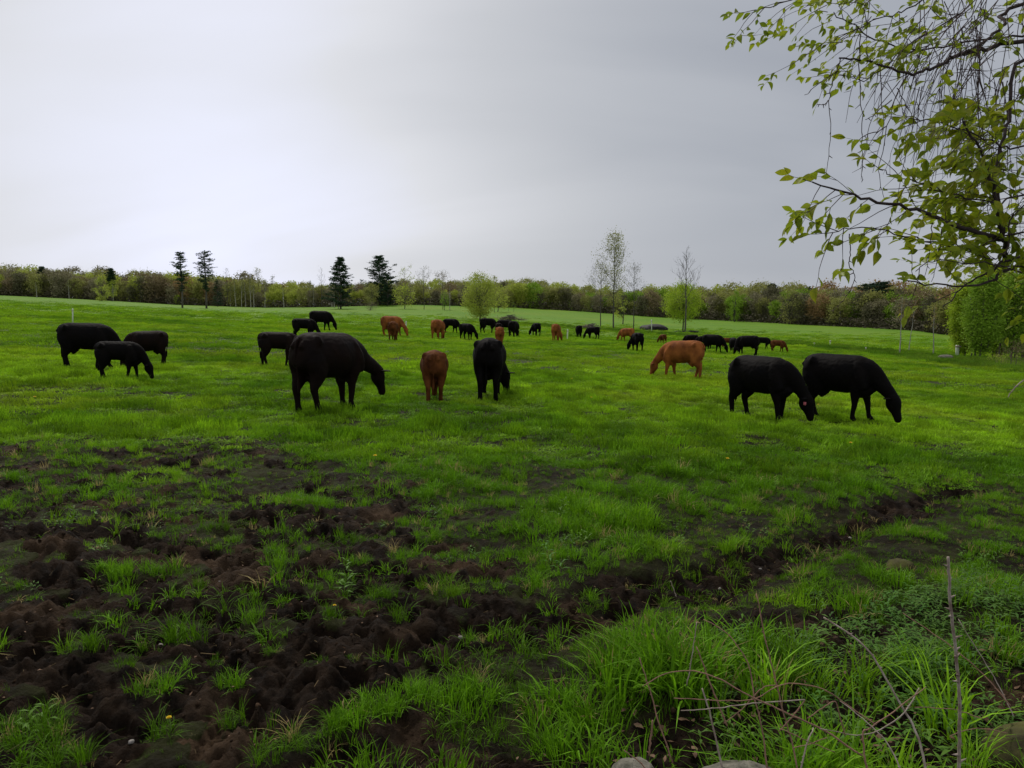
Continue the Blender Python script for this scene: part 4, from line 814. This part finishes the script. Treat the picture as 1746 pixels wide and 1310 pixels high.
# ------------------------------------------------------------------ rocks, heaps, posts
def rock(name, label, p, sx_, sy_, sz_, m_, seed, cat='rock', rz=0, sink=.3, amp=.22, res=40):
    u = np.linspace(0, 2*math.pi, res, endpoint=False); v_ = np.linspace(.02, math.pi-.02, res//2); U, V_ = np.meshgrid(u, v_); x = np.cos(U)*np.sin(V_); y = np.sin(U)*np.sin(V_); z = np.cos(V_)
    n = 1+amp*2*(fbm(x*1.6+z*1.1+seed*3.7, y*1.6-z*1.3+seed, seed, 4)-.5)+amp*.5*(fbm(x*6+z*4+9, y*6+z*3, seed+3, 3)-.5)
    P_ = np.stack([x*n*sx_, y*n*sy_, np.sign(z)*np.abs(z)**.8*n*sz_+sz_*(1-sink*2)*.5], -1); k = res; r, c = x.shape; idx = np.arange(r*c).reshape(r, c); nx = np.roll(idx, -1, 1)
    q_ = np.stack([idx[:-1], idx[1:], nx[1:], nx[:-1]], -1).reshape(-1, 4); o = mkobj(name, npmesh(name, P_.reshape(-1, 3), q_, [M[m_]], True), loc=p); o.rotation_euler[2] = rz; tag(o, label, cat); return o
g_ = spot(1612, 611); k = g_.y/F
rock('boulder', 'pale flat boulder lying in the grass before the thicket', g_, 12*k, 9*k, 5*k, 'rock', 3, 'boulder')
g_ = spot(1114, 563); k = g_.y/F
rock('dark_heap', 'low black covered heap beyond the cattle', g_, 24*k, 2.2, 10*k, 'tarp', 5, 'heap', sink=.5, amp=.15)
g_ = spot(1170, 567); k = g_.y/F
rock('dark_heap', 'thin dark ridge of soil trailing off the black heap', g_, 22*k, 1.0, 3*k, 'tarp', 6, 'heap', sink=.5, amp=.5)
def brush(label, px, py, w, h, seed, fol='grey'):
    g_ = spot(px, py); k = g_.y/F; root = empty('brush_heap', g_, label, 'heap'); mb = MB(); rd = random.Random(seed)
    for _ in range(70):
        x = rd.gauss(0, .33)*w*k; y = rd.gauss(0, .3); z = rd.uniform(0, 1)*h*k*math.exp(-(x/(w*k*.5))**2*1.5); a = rd.uniform(-.9, .9); l = rd.uniform(.5, 1.6)
        mb.tube([(x, y, z), (x+l*math.cos(a), y+rd.uniform(-.3, .3), max(.02, z+l*math.sin(a)*.35))], [.05, .03], 4)
    mkobj('sticks', mb.mesh('sticks', [M['greybark']]), root)['kind'] = 'stuff'; g = np.random.default_rng(seed); C = np.stack([g.normal(0, .33, 60)*w*k, g.normal(0, .3, 60), g.uniform(0, .6, 60)*h*k], -1)
    V, q_ = leafcloud(g, C, 500, (.2, .2, .1), .14); mkobj('debris', npmesh('debris', V, q_, [FM[fol]]), root)['kind'] = 'stuff'
brush('brush heap of grey sticks behind the two black calves', 1001, 561, 22, 8, 1)
brush('long tangled heap of fallen branches behind the dark bunch', 866, 546, 34, 9, 2)
POSTS = [(124, 554, 28, 'tall white fence post behind the trio of black cattle', 1.0), (692, 566, 18, 'white fence post behind the head of the tan cow', 1), (967, 580, 18, 'white fence post beside the brown cow', 1), (1111, 565, 20, 'grey-white post standing at the black heap', .8),
         (905, 572, 12, 'thin white post by the small lone black cow', .8), (1388, 588, 8, 'short white post at the swale, nearer the long black row', 1), (1415, 589, 9, 'short white post at the swale, farther from the cattle', 1), (1632, 608, 20, 'thick whitish stake at the edge of the thicket', 2.6),
         (1476, 600, 10, 'short pale post in the swale grass near the birches', .8)]
for a, b_, h, lb_, th in POSTS:
    g_ = spot(a, b_); k = g_.y/F; mb = MB(); H = h*k; r_ = max(.022, 1.1*k)*th; tl_ = random.Random(a).uniform(-.05, .05); mb.tube([(0, 0, -.1), (tl_*H*.5, 0, H*.5), (tl_*H, 0, H-.05), (tl_*H, 0, H)], [r_, r_, r_*.95, r_*.5], 8)
    root = empty('fence_post', (g_.x, g_.y, gz(g_.x, g_.y)), lb_, 'fence post', 'white fence posts in the pasture'); mkobj('stake', mb.mesh('stake', [M['post']], False), root)
    cp = MB(); cp.tube([(tl_*H*.85-r_*1.6, -r_, H*.85), (tl_*H*.85+r_*1.6, -r_, H*.85)], [r_*.45]*2, 6); mkobj('insulator', cp.mesh('insulator', [M['greycane']]), root)
# ------------------------------------------------------------------ foreground stones and debris
def near(px, py): 
    g_ = ground(px, py); return Vector((g_.x, g_.y, gz(g_.x, g_.y)))
rock('stone', 'small pale stone at the bottom edge by the tall grass', at(1080, 1312, 2.55)-Vector((0, 0, .03)), .085, .07, .055, 'rock', 11, 'stone', rz=.4, sink=.4)
rock('stone', 'wide flat pale stone at the bottom edge under the dead canes', at(1255, 1318, 2.5)-Vector((0, 0, .03)), .15, .08, .045, 'rock', 12, 'stone', rz=.1, sink=.4)
rock('boulder', 'moss-covered boulder in the weeds below the thorny stalk', near(1758, 1290)-Vector((0, 0, .04)), .2, .17, .15, 'mossrock', 13, 'boulder', rz=.3)
rock('boulder', 'brownish stone half buried in the grass by the thorny stalk', near(1535, 968)-Vector((0, 0, .03)), .11, .09, .08, 'mossrock', 14, 'stone', rz=.3)
g = np.random.default_rng(12); mb = MB(); cnt = 0
def pebble(x, y, s):
    a = g.uniform(0, 6.28, 1)[0]; z = gz(x, y); V = np.array([[1, 0, 0], [.3, .8, .1], [-.8, .5, 0], [-.7, -.6, .1], [.4, -.8, 0], [0, 0, .7], [0, 0, -.4]])*s*g.uniform(.7, 1.2, (7, 1)); c_, s2 = math.cos(a), math.sin(a); V = np.stack([V[:, 0]*c_-V[:, 1]*s2+x, V[:, 0]*s2+V[:, 1]*c_+y, V[:, 2]+z+s*.2], -1)
    mb.add(V, [[i, (i+1) % 5, 5] for i in range(5)]+[[(i+1) % 5, i, 6] for i in range(5)])
X, Y = cand(2.3, 8, 2.2); m = mud_amount(X, Y); X, Y = X[m > .5], Y[m > .5]
for x, y in zip(X, Y): pebble(x, y, g.uniform(.003, .010))
tag(mkobj('pebbles', mb.mesh('pebbles', [M['pebble']], False)), 'tiny pale pebbles on the bare soil', None, None, 'stuff')
for i, (a, b_, s, lb_) in enumerate([(1297, 945, .013, 'white stone in the muddy furrow, nearer the birches'), (1228, 970, .014, 'small white stone in the muddy furrow'), (273, 1085, .018, 'pale stone leaning on a grass tuft in the mud'), (785, 1078, .014, 'whitish stone in the hoof-trodden mud'), (225, 1290, .012, 'white stone at the foot of the tuft with the dandelion'), (1450, 895, .02, 'pale stone on the wet soil of the furrow')]):
    p = near(a, b_); rock('stone', lb_, p+Vector((0, 0, s*.3)), s, s*.7, s*.7, 'pebble', 20+i, 'stone', rz=i, res=16)
# dead leaves
def leafpatch(C, n, size, g, name, matl, label):
    V = []; q_ = []; k = 0
    for _ in range(n):
        x, y = C(); z = gz(x, y)+.012; a = g.uniform(0, 6.28); t_ = g.normal(0, .35, 2); s = size*g.uniform(.6, 1.3); A = np.array([math.cos(a), math.sin(a), t_[0]])*s; B = np.array([-math.sin(a), math.cos(a), t_[1]])*s*.45; c = np.array([x, y, z+g.uniform(0, .015)]); up = np.array([0, 0, s*.3])
        V += [c-A, c-A*.3+B+up, c-A*.3-B+up*.5, c+A*.4+B*.8, c+A*.4-B*.8+up*.7, c+A]; q_ += [[k, k+1, k+2], [k+1, k+3, k+2], [k+2, k+3, k+4], [k+3, k+5, k+4]]; k += 6
    tag(mkobj(name, npmesh(name, np.array(V), np.array(q_), [matl])), label, None, None, 'stuff')
gg = np.random.default_rng(33)
def cl():
    while True:
        a, b_ = gg.uniform(1050, 1800), gg.uniform(1060, 1330)
        if gg.uniform() < (b_-1000)/330:
            p = ground(a, b_); return p.x, p.y
leafpatch(cl, 200, .022, gg, 'dead_leaves', M['deadleaf'], 'brown dead leaves littering the soil under the canes')
def cl2():
    while True:
        y = math.sqrt(gg.uniform(5, 60)); x = gg.uniform(-.75, .6)*y
        if mud_amount(np.array([x]), np.array([y]))[0] > .5: return x, y
leafpatch(cl2, 260, .010, gg, 'straw_bits', M['deadleaf'], 'bits of dead straw trodden into the mud')
# dandelions
def dandelion(px, py, label, s=1.0, h=.1):
    p = near(px, py); root = empty('dandelion', p, label, 'flower', 'yellow dandelions in the grass'); a = MB(); a.tube([(0, 0, -.01), (.006, 0, h*.5), (.0, 0, h)], [.002, .002, .002], 5); mkobj('stem', a.mesh('stem', [M['stem']]), root)
    g2 = np.random.default_rng(int(px)); V = []; f = []; n = 0
    for k in range(34):
        a_ = k*2.4; e_ = .35+.9*((k % 5)/5); d = np.array([math.cos(a_)*math.cos(e_), math.sin(a_)*math.cos(e_), math.sin(e_)*.7])*.019*s; sd_ = np.array([-math.sin(a_), math.cos(a_), 0])*.0032*s; c = np.array([0, 0, h]); V += [c, c+d*.7+sd_, c+d, c+d*.7-sd_]; f.append([n, n+1, n+2, n+3]); n += 4
    mkobj('flower_head', npmesh('flower_head', np.array(V), np.array(f), [M['petal']]), root)
dandelion(290, 1268, 'yellow dandelion in the grass tuft at the bottom of the mud', .7, .07); dandelion(571, 1062, 'yellow dandelion on the low tuft amid the mud', .6, .07)
for i, (a, b_) in enumerate([(1008, 690), (1195, 675), (1240, 800), (1395, 700), (975, 655), (1450, 770), (640, 800), (60, 690), (900, 625), (1340, 650)]):
    dandelion(a, b_, 'small yellow flower in the grass '+['below the cow seen squarely from behind', 'in front of the red-brown grazing cow', 'in the open grass before the furrow', 'between the two near black cows on the right', 'right of the black cow seen from behind', 'below the right-hand black pair', 'at the rim of the mud', 'at the left edge below the black trio', 'beyond the black cow seen from behind', 'behind the right-hand black pair'][i], 1.5, .14)
# ------------------------------------------------------------------ dead canes (foreground right)
def Z8(l): return [(1000+x/2.34, 900+y/2.34) for x, y in l]
def cane(name, label, pts, y0, y1, r0, r1, m_, nodes=0, seed=0, group=None, cat='dead cane'):
    P_ = [at(a, b_, y0+(y1-y0)*i/(len(pts)-1)) for i, (a, b_) in enumerate(pts)]; C = catmull(P_, 5); rd = random.Random(seed); C += np.array([[rd.uniform(-1, 1)*.0015 for _ in range(3)] for _ in C]); n = len(C)
    rr_ = np.linspace(r0, r1, n); 
    o0 = C[-1].copy(); root = empty(name, o0, label, cat, group); mb = MB(); mb.tube(C-o0, rr_*.8, 7); mkobj('stem', mb.mesh('stem', [M[m_]]), root)
    if nodes:
        th = MB()
        for k in range(nodes):
            j = rd.randint(1, n-2); c = C[j]-o0; a = rd.uniform(0, 6.28); d = np.array([math.cos(a), math.sin(a)*.5, rd.uniform(.0, .6)]); l = rr_[j]*rd.uniform(1.8, 3.2)*(1.5 if r1 > .006 else 1)
            th.tube([c, c+d*l*.5, c+d*l], [rr_[j]*.9, rr_[j]*.5, .0003], 5)
        x = mkobj('thorns', th.mesh('thorns', [M[m_]]), root); x['kind'] = 'stuff'
DG = 'dead bramble canes in front'
cane('thorny_stalk', 'thick upright thorny grey stalk standing in the weeds', Z8([(1445, 118), (1447, 210), (1452, 300), (1468, 440), (1480, 560), (1490, 700), (1487, 850), (1485, 990)]), 2.42, 2.5, .0055, .0075, 'greycane', 16, 1, DG, 'dead stalk')
CN = [([(945, 358), (1050, 425), (1140, 510), (1215, 640), (1290, 765), (1330, 860), (1360, 985)], 2.8, 2.5, .004, .0055, 'long arching pale cane leaning between the thorny stalk and the tangle'),
 ([(678, 262), (708, 420), (752, 600), (790, 750), (825, 880), (845, 990)], 2.7, 2.5, .0028, .004, 'tall straight pale cane above the tangle'),
 ([(465, 366), (540, 405), (600, 468), (650, 555), (668, 670), (700, 800), (725, 990)], 2.7, 2.5, .0022, .004, 'crooked pale cane curving down into the tangle'),
 ([(440, 378), (420, 520), (400, 630)], 2.75, 2.75, .002, .003, 'short pale cane standing in the tall grass'),
 ([(210, 518), (250, 640), (290, 780), (345, 940)], 2.7, 2.6, .0025, .004, 'leaning brown cane beside the tall grass'),
 ([(440, 475), (485, 600), (525, 700), (560, 790)], 2.65, 2.6, .003, .0045, 'dark brown cane at the near end of the tangle'),
 ([(460, 640), (490, 730), (520, 860), (548, 990)], 2.6, 2.5, .0035, .005, 'thick brown cane rising behind the flat stone'),
 ([(225, 632), (320, 582), (430, 572), (540, 608), (640, 665), (740, 712), (850, 762), (950, 810), (1100, 910)], 2.6, 2.5, .0022, .0045, 'long brown cane arching low across the tangle'),
 ([(348, 680), (480, 686), (600, 690), (680, 680), (775, 627), (860, 625), (960, 652), (1060, 722), (1155, 785)], 2.6, 2.55, .002, .003, 'wavy pale cane lying across the tangle'),
 ([(378, 732), (500, 722), (620, 706), (700, 698), (872, 686)], 2.55, 2.55, .0022, .0028, 'level pale cane below the wavy one'),
 ([(872, 688), (820, 755), (770, 812)], 2.55, 2.55, .003, .003, 'short bent yellowish cane end in the tangle'),
 ([(1263, 342), (1380, 420), (1500, 510), (1600, 602), (1690, 710)], 2.8, 2.6, .0022, .003, 'thin pale cane slanting behind the thorny stalk'),
 ([(1482, 365), (1580, 520), (1650, 640), (1705, 755)], 2.8, 2.6, .0018, .0025, 'thin green-grey cane slanting beyond the thorny stalk'),
 ([(880, 762), (940, 722), (992, 694), (1012, 760), (1032, 832)], 2.5, 2.5, .0022, .0028, 'cane bent over like a hook in the tangle'),
 ([(1355, 635), (1230, 730), (1130, 800), (1105, 815), (1108, 900), (1125, 990)], 2.55, 2.45, .002, .005, 'grey cane kinked at a right angle near the bottom edge'),
 ([(930, 802), (1110, 826), (1250, 755), (1330, 640)], 2.5, 2.6, .002, .003, 'reddish cane crossing the kinked grey cane'),
 ([(1310, 716), (1440, 722), (1500, 735), (1580, 762)], 2.6, 2.6, .0018, .0022, 'thin cane lying level before the thorny stalk'),
 ([(550, 782), (640, 705), (700, 640), (760, 628)], 2.6, 2.6, .002, .0025, 'thin dark cane rising through the tangle'),
 ([(905, 800), (878, 870), (850, 990)], 2.45, 2.4, .0025, .004, 'short reddish cane stub at the bottom edge'),
 ([(770, 800), (880, 850), (990, 895)], 2.45, 2.45, .002, .002, 'fine cane lying below the tangle'),
 ([(820, 880), (900, 860), (960, 838)], 2.45, 2.45, .002, .002, 'fine pale twig at the bottom of the tangle'),
 ([(335, 212), (350, 250), (358, 275)], 3.4, 3.4, .0025, .003, 'short pale stalk standing in the muddy furrow'),
 ([(265, 770), (255, 850), (250, 910)], 2.55, 2.55, .004, .004, 'broken straw stub beside the small pale stone'),
 ([(150, 888), (200, 925), (240, 965)], 2.5, 2.5, .0025, .003, 'reddish stem over the small pale stone'),
 ([(1010, 690), (1100, 760), (1200, 860), (1260, 980)], 2.6, 2.4, .0018, .0035, 'brown cane curving to the bottom between the kinked and the arching cane'),
 ([(1450, 830), (1560, 800), (1680, 820)], 2.5, 2.5, .0018, .0018, 'fine brown twig by the mossy boulder')]
for i, (z, y0, y1, r0, r1, lb_) in enumerate(CN): cane('bramble_cane', lb_, Z8(z), y0, y1, r0, r1, 'cane' if i % 3 else 'greycane', 6 if r1 > .0027 else 0, 50+i, DG)
cane('bramble_cane', 'pale bent twig reaching in over the grass below the thicket', [(1765, 640), (1740, 652), (1722, 672), (1719, 678)], 3.2, 3.2, .004, .002, 'greycane', 3, 90)

# ------------------------------------------------------------------ overhanging tree (upper right)
rd = random.Random(4); TB = Vector((3.15, 3.35, gz(3.15, 3.35)-.05))
root = empty('overhanging_tree', TB, 'leafy tree whose boughs and hanging twigs reach in overhead', 'tree')
def loc(P_): return [np.array(p)-np.array(TB) for p in P_]
tk = MB(); Q = catmull([(0, 0, 0), (.03, .02, .8), (-.05, .0, 1.8), (.02, .03, 2.8), (-.05, 0, 4.0)], 6); tk.tube(Q, np.linspace(.13, .05, len(Q)), 12); mkobj('trunk', tk.mesh('trunk', [M['bark']]), root)
BR = [ # pixel path, Y start->end, radius
 ([(1746, 439), (1713, 412), (1641, 389), (1564, 359), (1469, 336), (1385, 313)], 3.1, 2.7, .0115, .0025, (3.1, 3.35, 2.15), 1.0),
 ([(1746, 150), (1700, 172), (1664, 80), (1606, 103), (1549, 126), (1488, 107), (1429, 97)], 3.3, 2.9, .011, .003, (3.15, 3.35, 3.0), .25),
 ([(1746, 8), (1709, 46), (1664, 80), (1620, 98)], 3.4, 3.1, .007, .004, (3.12, 3.35, 3.3), .15),
 ([(1713, 412), (1702, 370), (1694, 324), (1671, 260), (1637, 210)], 3.05, 2.8, .010, .003, None, 1.0),
 ([(1746, 450), (1690, 481), (1622, 487), (1530, 477)], 3.05, 2.8, .006, .002, (3.12, 3.35, 2.2), .35),
 ([(1735, 440), (1680, 468), (1640, 490), (1605, 527)], 3.05, 2.9, .007, .002, None, .2),
 ([(1746, 60), (1660, 70), (1560, 85), (1480, 60), (1420, 20)], 3.5, 3.2, .006, .002, None, .5),
 ([(1746, 100), (1720, 200), (1700, 300), (1715, 400)], 3.2, 3.05, .008, .006, None, .8),
 ([(1746, 330), (1700, 345), (1620, 330), (1540, 305), (1500, 290)], 3.0, 2.8, .005, .0015, None, 1.0),
 ([(1746, 250), (1690, 240), (1620, 215), (1560, 200)], 3.0, 2.8, .005, .0015, None, 1.0),
 ([(1746, 395), (1660, 425), (1560, 405), (1470, 388), (1410, 398)], 3.0, 2.75, .005, .0015, None, .9),
 ([(1560, -60), (1480, -25), (1390, -10), (1320, 10), (1280, 18)], 3.3, 3.3, .005, .0015, None, .8),
 ([(1640, -50), (1560, 10), (1500, 30), (1440, 60)], 3.3, 3.2, .005, .0015, None, 1.0),
 ([(1700, -50), (1640, 20), (1560, 70), (1480, 135), (1440, 130)], 3.3, 3.2, .005, .0015, None, .8),
 ([(1746, 455), (1690, 450), (1600, 445), (1560, 462)], 2.95, 2.75, .004, .0015, None, .4),
 ([(1746, 350), (1720, 420), (1690, 440), (1650, 425)], 2.95, 2.85, .004, .0015, None, .9)]
# the second path follows the reddish bough
BR[1] = ([(1746, 73), (1690, 82), (1641, 92), (1595, 114), (1549, 126), (1488, 107), (1429, 97)], 3.3, 2.9, .008, .003, (3.15, 3.35, 3.0), .25)
tw = MB(); LEAF = []
def leafat(p, d, size, young): LEAF.append((np.array(p), np.array(d), size, young))
def twig(p, d, l, r, leafy, lsize, droop=.12, young=.3, sub=1):
    n = max(4, int(l/.035)); Q = [np.array(p, float)]; dd = np.array(d, float); dd /= np.linalg.norm(dd)
    for k in range(n):
        dd = dd+np.array([rd.gauss(0, .12), rd.gauss(0, .12), rd.gauss(0, .1)-droop*.35]); dd /= np.linalg.norm(dd); Q.append(Q[-1]+dd*l/n)
        if rd.random() < leafy:
            s = -1 if k % 2 else 1; sidev = np.cross(dd, (0, 0, 1)); ld = dd*.6+sidev*s*rd.uniform(.4, 1.0)+np.array([0, rd.gauss(0, .3), rd.gauss(-.1, .35)]); leafat(Q[-1], ld, lsize*rd.uniform(.6, 1.2), rd.random() < young)
        if sub and rd.random() < .12: twig(Q[-1], dd+np.array([rd.gauss(0, .7), rd.gauss(0, .7), rd.gauss(0, .5)]), l*rd.uniform(.25, .5), r*.6, leafy, lsize, droop, young, sub-1)
    if leafy > .3: leafat(Q[-1], dd+np.array([0, 0, -.1]), lsize*rd.uniform(.8, 1.1), True)
    tw.tube(Q, np.linspace(r, r*.4, len(Q)), 4, cap=False)
for i, (pp, y0, y1, r0, r1, org, lf) in enumerate(BR):
    P_ = [at(a, b_, y0+(y1-y0)*k/(len(pp)-1)) for k, (a, b_) in enumerate(pp)]
    if org: P_ = [Vector(org)]+P_
    elif pp[0][0] >= 1735 or pp[0][1] < 0:
        tz = max(1.9, min(3.9, P_[0].z+rd.uniform(-.35, .1))); m_ = P_[0]+(Vector((3.14, 3.35, tz))-P_[0])*.55+Vector((0, rd.uniform(-.2, .2), rd.uniform(.0, .12))); P_ = [Vector((3.14, 3.35, tz-.12)), m_]+P_
    C = catmull(loc(P_), 6); mb = MB(); C = C+np.array([[rd.gauss(0, .004) for _ in range(3)] for _ in C]); mb.tube(C, np.linspace(r0*(1.3 if org else 1), r1, len(C)), 7); mkobj('branch', mb.mesh('branch', [M['bark']]), root)
    n = len(C); j0 = 0; small = pp[0][1] < 60 or pp[-1][1] < 140
    for j in range(j0, n-1):
        for rep in range(1):
            if rd.random() < .5*(lf+.15):
                T2 = C[j+1]-C[j]; T2 /= np.linalg.norm(T2); d = T2*rd.uniform(.5, 1.2)+np.array([rd.gauss(0, .35), rd.gauss(0, .5), rd.gauss(0, .55)])
                twig(C[j], d, rd.uniform(.10, .30), .0018, .6 if lf > .2 else .3, .038 if small else .052, .05, .45 if small else .25)
    if lf > .6: twig(C[-1], C[-1]-C[-3], .1, .0015, 1.0, .055, .0, .6, 0)
# hanging bare twigs
HANG = [([(1467, 60), (1466, 126), (1470, 210), (1471, 267), (1470, 307)], 3.0), ([(1434, 100), (1420, 140), (1414, 172), (1416, 240), (1408, 303)], 3.0), ([(1430, 120), (1400, 140), (1372, 163)], 3.0), ([(1414, 172), (1402, 178), (1392, 178)], 3.0), ([(1448, 400), (1450, 430), (1448, 452), (1458, 470), (1450, 495), (1430, 520), (1418, 530)], 2.9),
 ([(1549, 126), (1530, 160), (1510, 230), (1500, 300), (1508, 340)], 3.0), ([(1530, 150), (1545, 180), (1565, 215)], 3.0), ([(1520, 170), (1490, 195), (1475, 205)], 3.0), ([(1512, 215), (1475, 232), (1451, 243)], 3.0), ([(1590, 380), (1586, 420), (1575, 480)], 2.9), ([(1605, 390), (1600, 440), (1590, 480)], 2.9)]
for pl, y in HANG:
    C = catmull(loc([at(a, b_, y) for a, b_ in pl]), 5); C = C+np.array([[rd.gauss(0, .002) for _ in range(3)] for _ in C]); tw.tube(C, np.linspace(.0022, .001, len(C)), 4, cap=False)
    for j in range(2, len(C), 3): tw.tube([C[j], C[j]+np.array([rd.gauss(0, .012), rd.gauss(0, .01), -.01])], [.002, .001], 4, cap=False)
for k in range(95):
    sx_ = 1480+280*rd.random()**.7; sy_ = rd.uniform(-40, 150); l = rd.uniform(90, 330)*(.5+.6*(sx_-1480)/280); cur = rd.uniform(-.9, .2); y = rd.uniform(2.8, 3.5); pl = []; x, yy = sx_, sy_; a = cur*1.3+rd.gauss(0, .25)
    for s in range(7): pl.append((x, yy)); a = a*.8+rd.gauss(0, .1); x += math.sin(a)*l/6; yy += math.cos(a)*l/6
    C = catmull(loc([at(a_, b_, y+rd.uniform(-.02, .02)) for a_, b_ in pl]), 3); tw.tube(C, np.linspace(.002, .0008, len(C)), 4, cap=False)
    for j in range(2, len(C)-1, 2):
        if rd.random() < .35: e_ = np.array([rd.gauss(0, .05), rd.gauss(0, .03), -abs(rd.gauss(0, .05))]); tw.tube([C[j], C[j]+e_], [.0014, .0007], 3, cap=False)
        if rd.random() < .07: leafat(C[j], np.array([rd.gauss(0, 1), rd.gauss(0, 1), -.3]), .045, True)
for k in range(240):     # more leafy twigs high up, by the edge and beyond it
    if k > 91: a, b_, s = rd.uniform(1800, 2350), rd.uniform(-350, 420), .055
    elif k < 40: a, b_, s = rd.uniform(1390, 1640), rd.uniform(-20, 90), .038
    else: a, b_, s = rd.uniform(1640, 1760), rd.uniform(150, 420), .055
    p = np.array(at(a, b_, rd.uniform(2.8, 3.4)))-np.array(TB); twig(p, np.array([-1, rd.gauss(0, .6), rd.gauss(-.35, .4)]), rd.uniform(.12, .3), .0015, .75, s, .06, .5)
for k in range(26):     # boughs on the tree's other sides
    a = rd.uniform(0, 6.28); z = rd.uniform(1.9, 4.0); l = rd.uniform(.7, 1.5); d = np.array([math.cos(a), math.sin(a), .25])
    if d[0] < -.3 and d[1] < .6: continue
    b0 = np.array([0, 0, z]); Q = catmull([b0, b0+d*l*.5+np.array([0, 0, rd.uniform(-.05, .12)]), b0+d*l], 5); mb = MB(); mb.tube(Q, np.linspace(.016, .003, len(Q)), 6); mkobj('branch', mb.mesh('branch', [M['bark']]), root)
    for j in range(2, len(Q)):
        for e_ in range(3): twig(Q[j], d+np.array([rd.gauss(0, .8), rd.gauss(0, .8), rd.gauss(0, .5)]), rd.uniform(.15, .4), .0018, .65, .055, .1, .3)
mkobj('twigs', tw.mesh('twigs', [M['twig']]), root)['kind'] = 'stuff'
def leafshape(fold, curl, wd):
    V = [(0, 0, 0)]; F_ = []; us = [.12, .3, .5, .7, .88]; ws = [.22, .42, .46, .34, .15]
    for u, w_ in zip(us, ws): z = -curl*u*u; V += [(u, -w_*wd, z+fold*w_), (u, 0, z), (u, w_*wd, z+fold*w_)]
    V.append((1, 0, -curl*1.1)); F3 = [[0, 1, 2], [0, 2, 3]]; F4 = []
    for k in range(4): a = 1+3*k; F4 += [[a, a+3, a+4, a+1], [a+1, a+4, a+5, a+2]]
    a = 13; F3 += [[a, 16, a+1], [a+1, 16, a+2]]; return np.array(V), F3, F4
LM = []; LS = [leafshape(.25, .2, .55), leafshape(.4, .35, .62), leafshape(.15, .05, .48)]
for mt in ('leaf', 'leaf2'):
    for v_, f3, f4 in LS: LM.append(npmesh('leaf', v_, [np.array(f3), np.array(f4)], [M[mt]], True))
def lmat(p, d, s):
    d = Vector(d).normalized(); q_ = d.to_track_quat('X', 'Z'); return Matrix.Translation(Vector(p)) @ q_.to_matrix().to_4x4() @ Matrix.Rotation(rd.gauss(0, .8), 4, 'X') @ Matrix.Scale(s, 4)
rd.shuffle(LEAF)
def inview(p):
    w = Vector(p)+TB; return w.y > .5 and abs(w.x/w.y) < .72 and (w.z-ZC)/w.y < .46
LEAF.sort(key=lambda q_: -(q_[2]/(q_[0][1]+TB.y))*(1 if inview(q_[0]) else 0)); fo = MB()
print('LEAVES', len(LEAF), 'GRASS', NG)
for i, (p, d, s, yg) in enumerate(LEAF):
    mx_ = lmat(p, d, s); j = rd.randint(0, 2)
    if i < 300: o = mkobj('leaf', LM[j+3*int(yg)], root); o.matrix_local = mx_
    else:
        v_, f3, f4 = LS[j]; v2 = (np.array(mx_)[:3, :3] @ v_.T).T+np.array(mx_)[:3, 3]; fo.add(v2, f3, f4)
x = mkobj('foliage', fo.mesh('foliage', [M['leaf']]), root); x['kind'] = 'stuff'
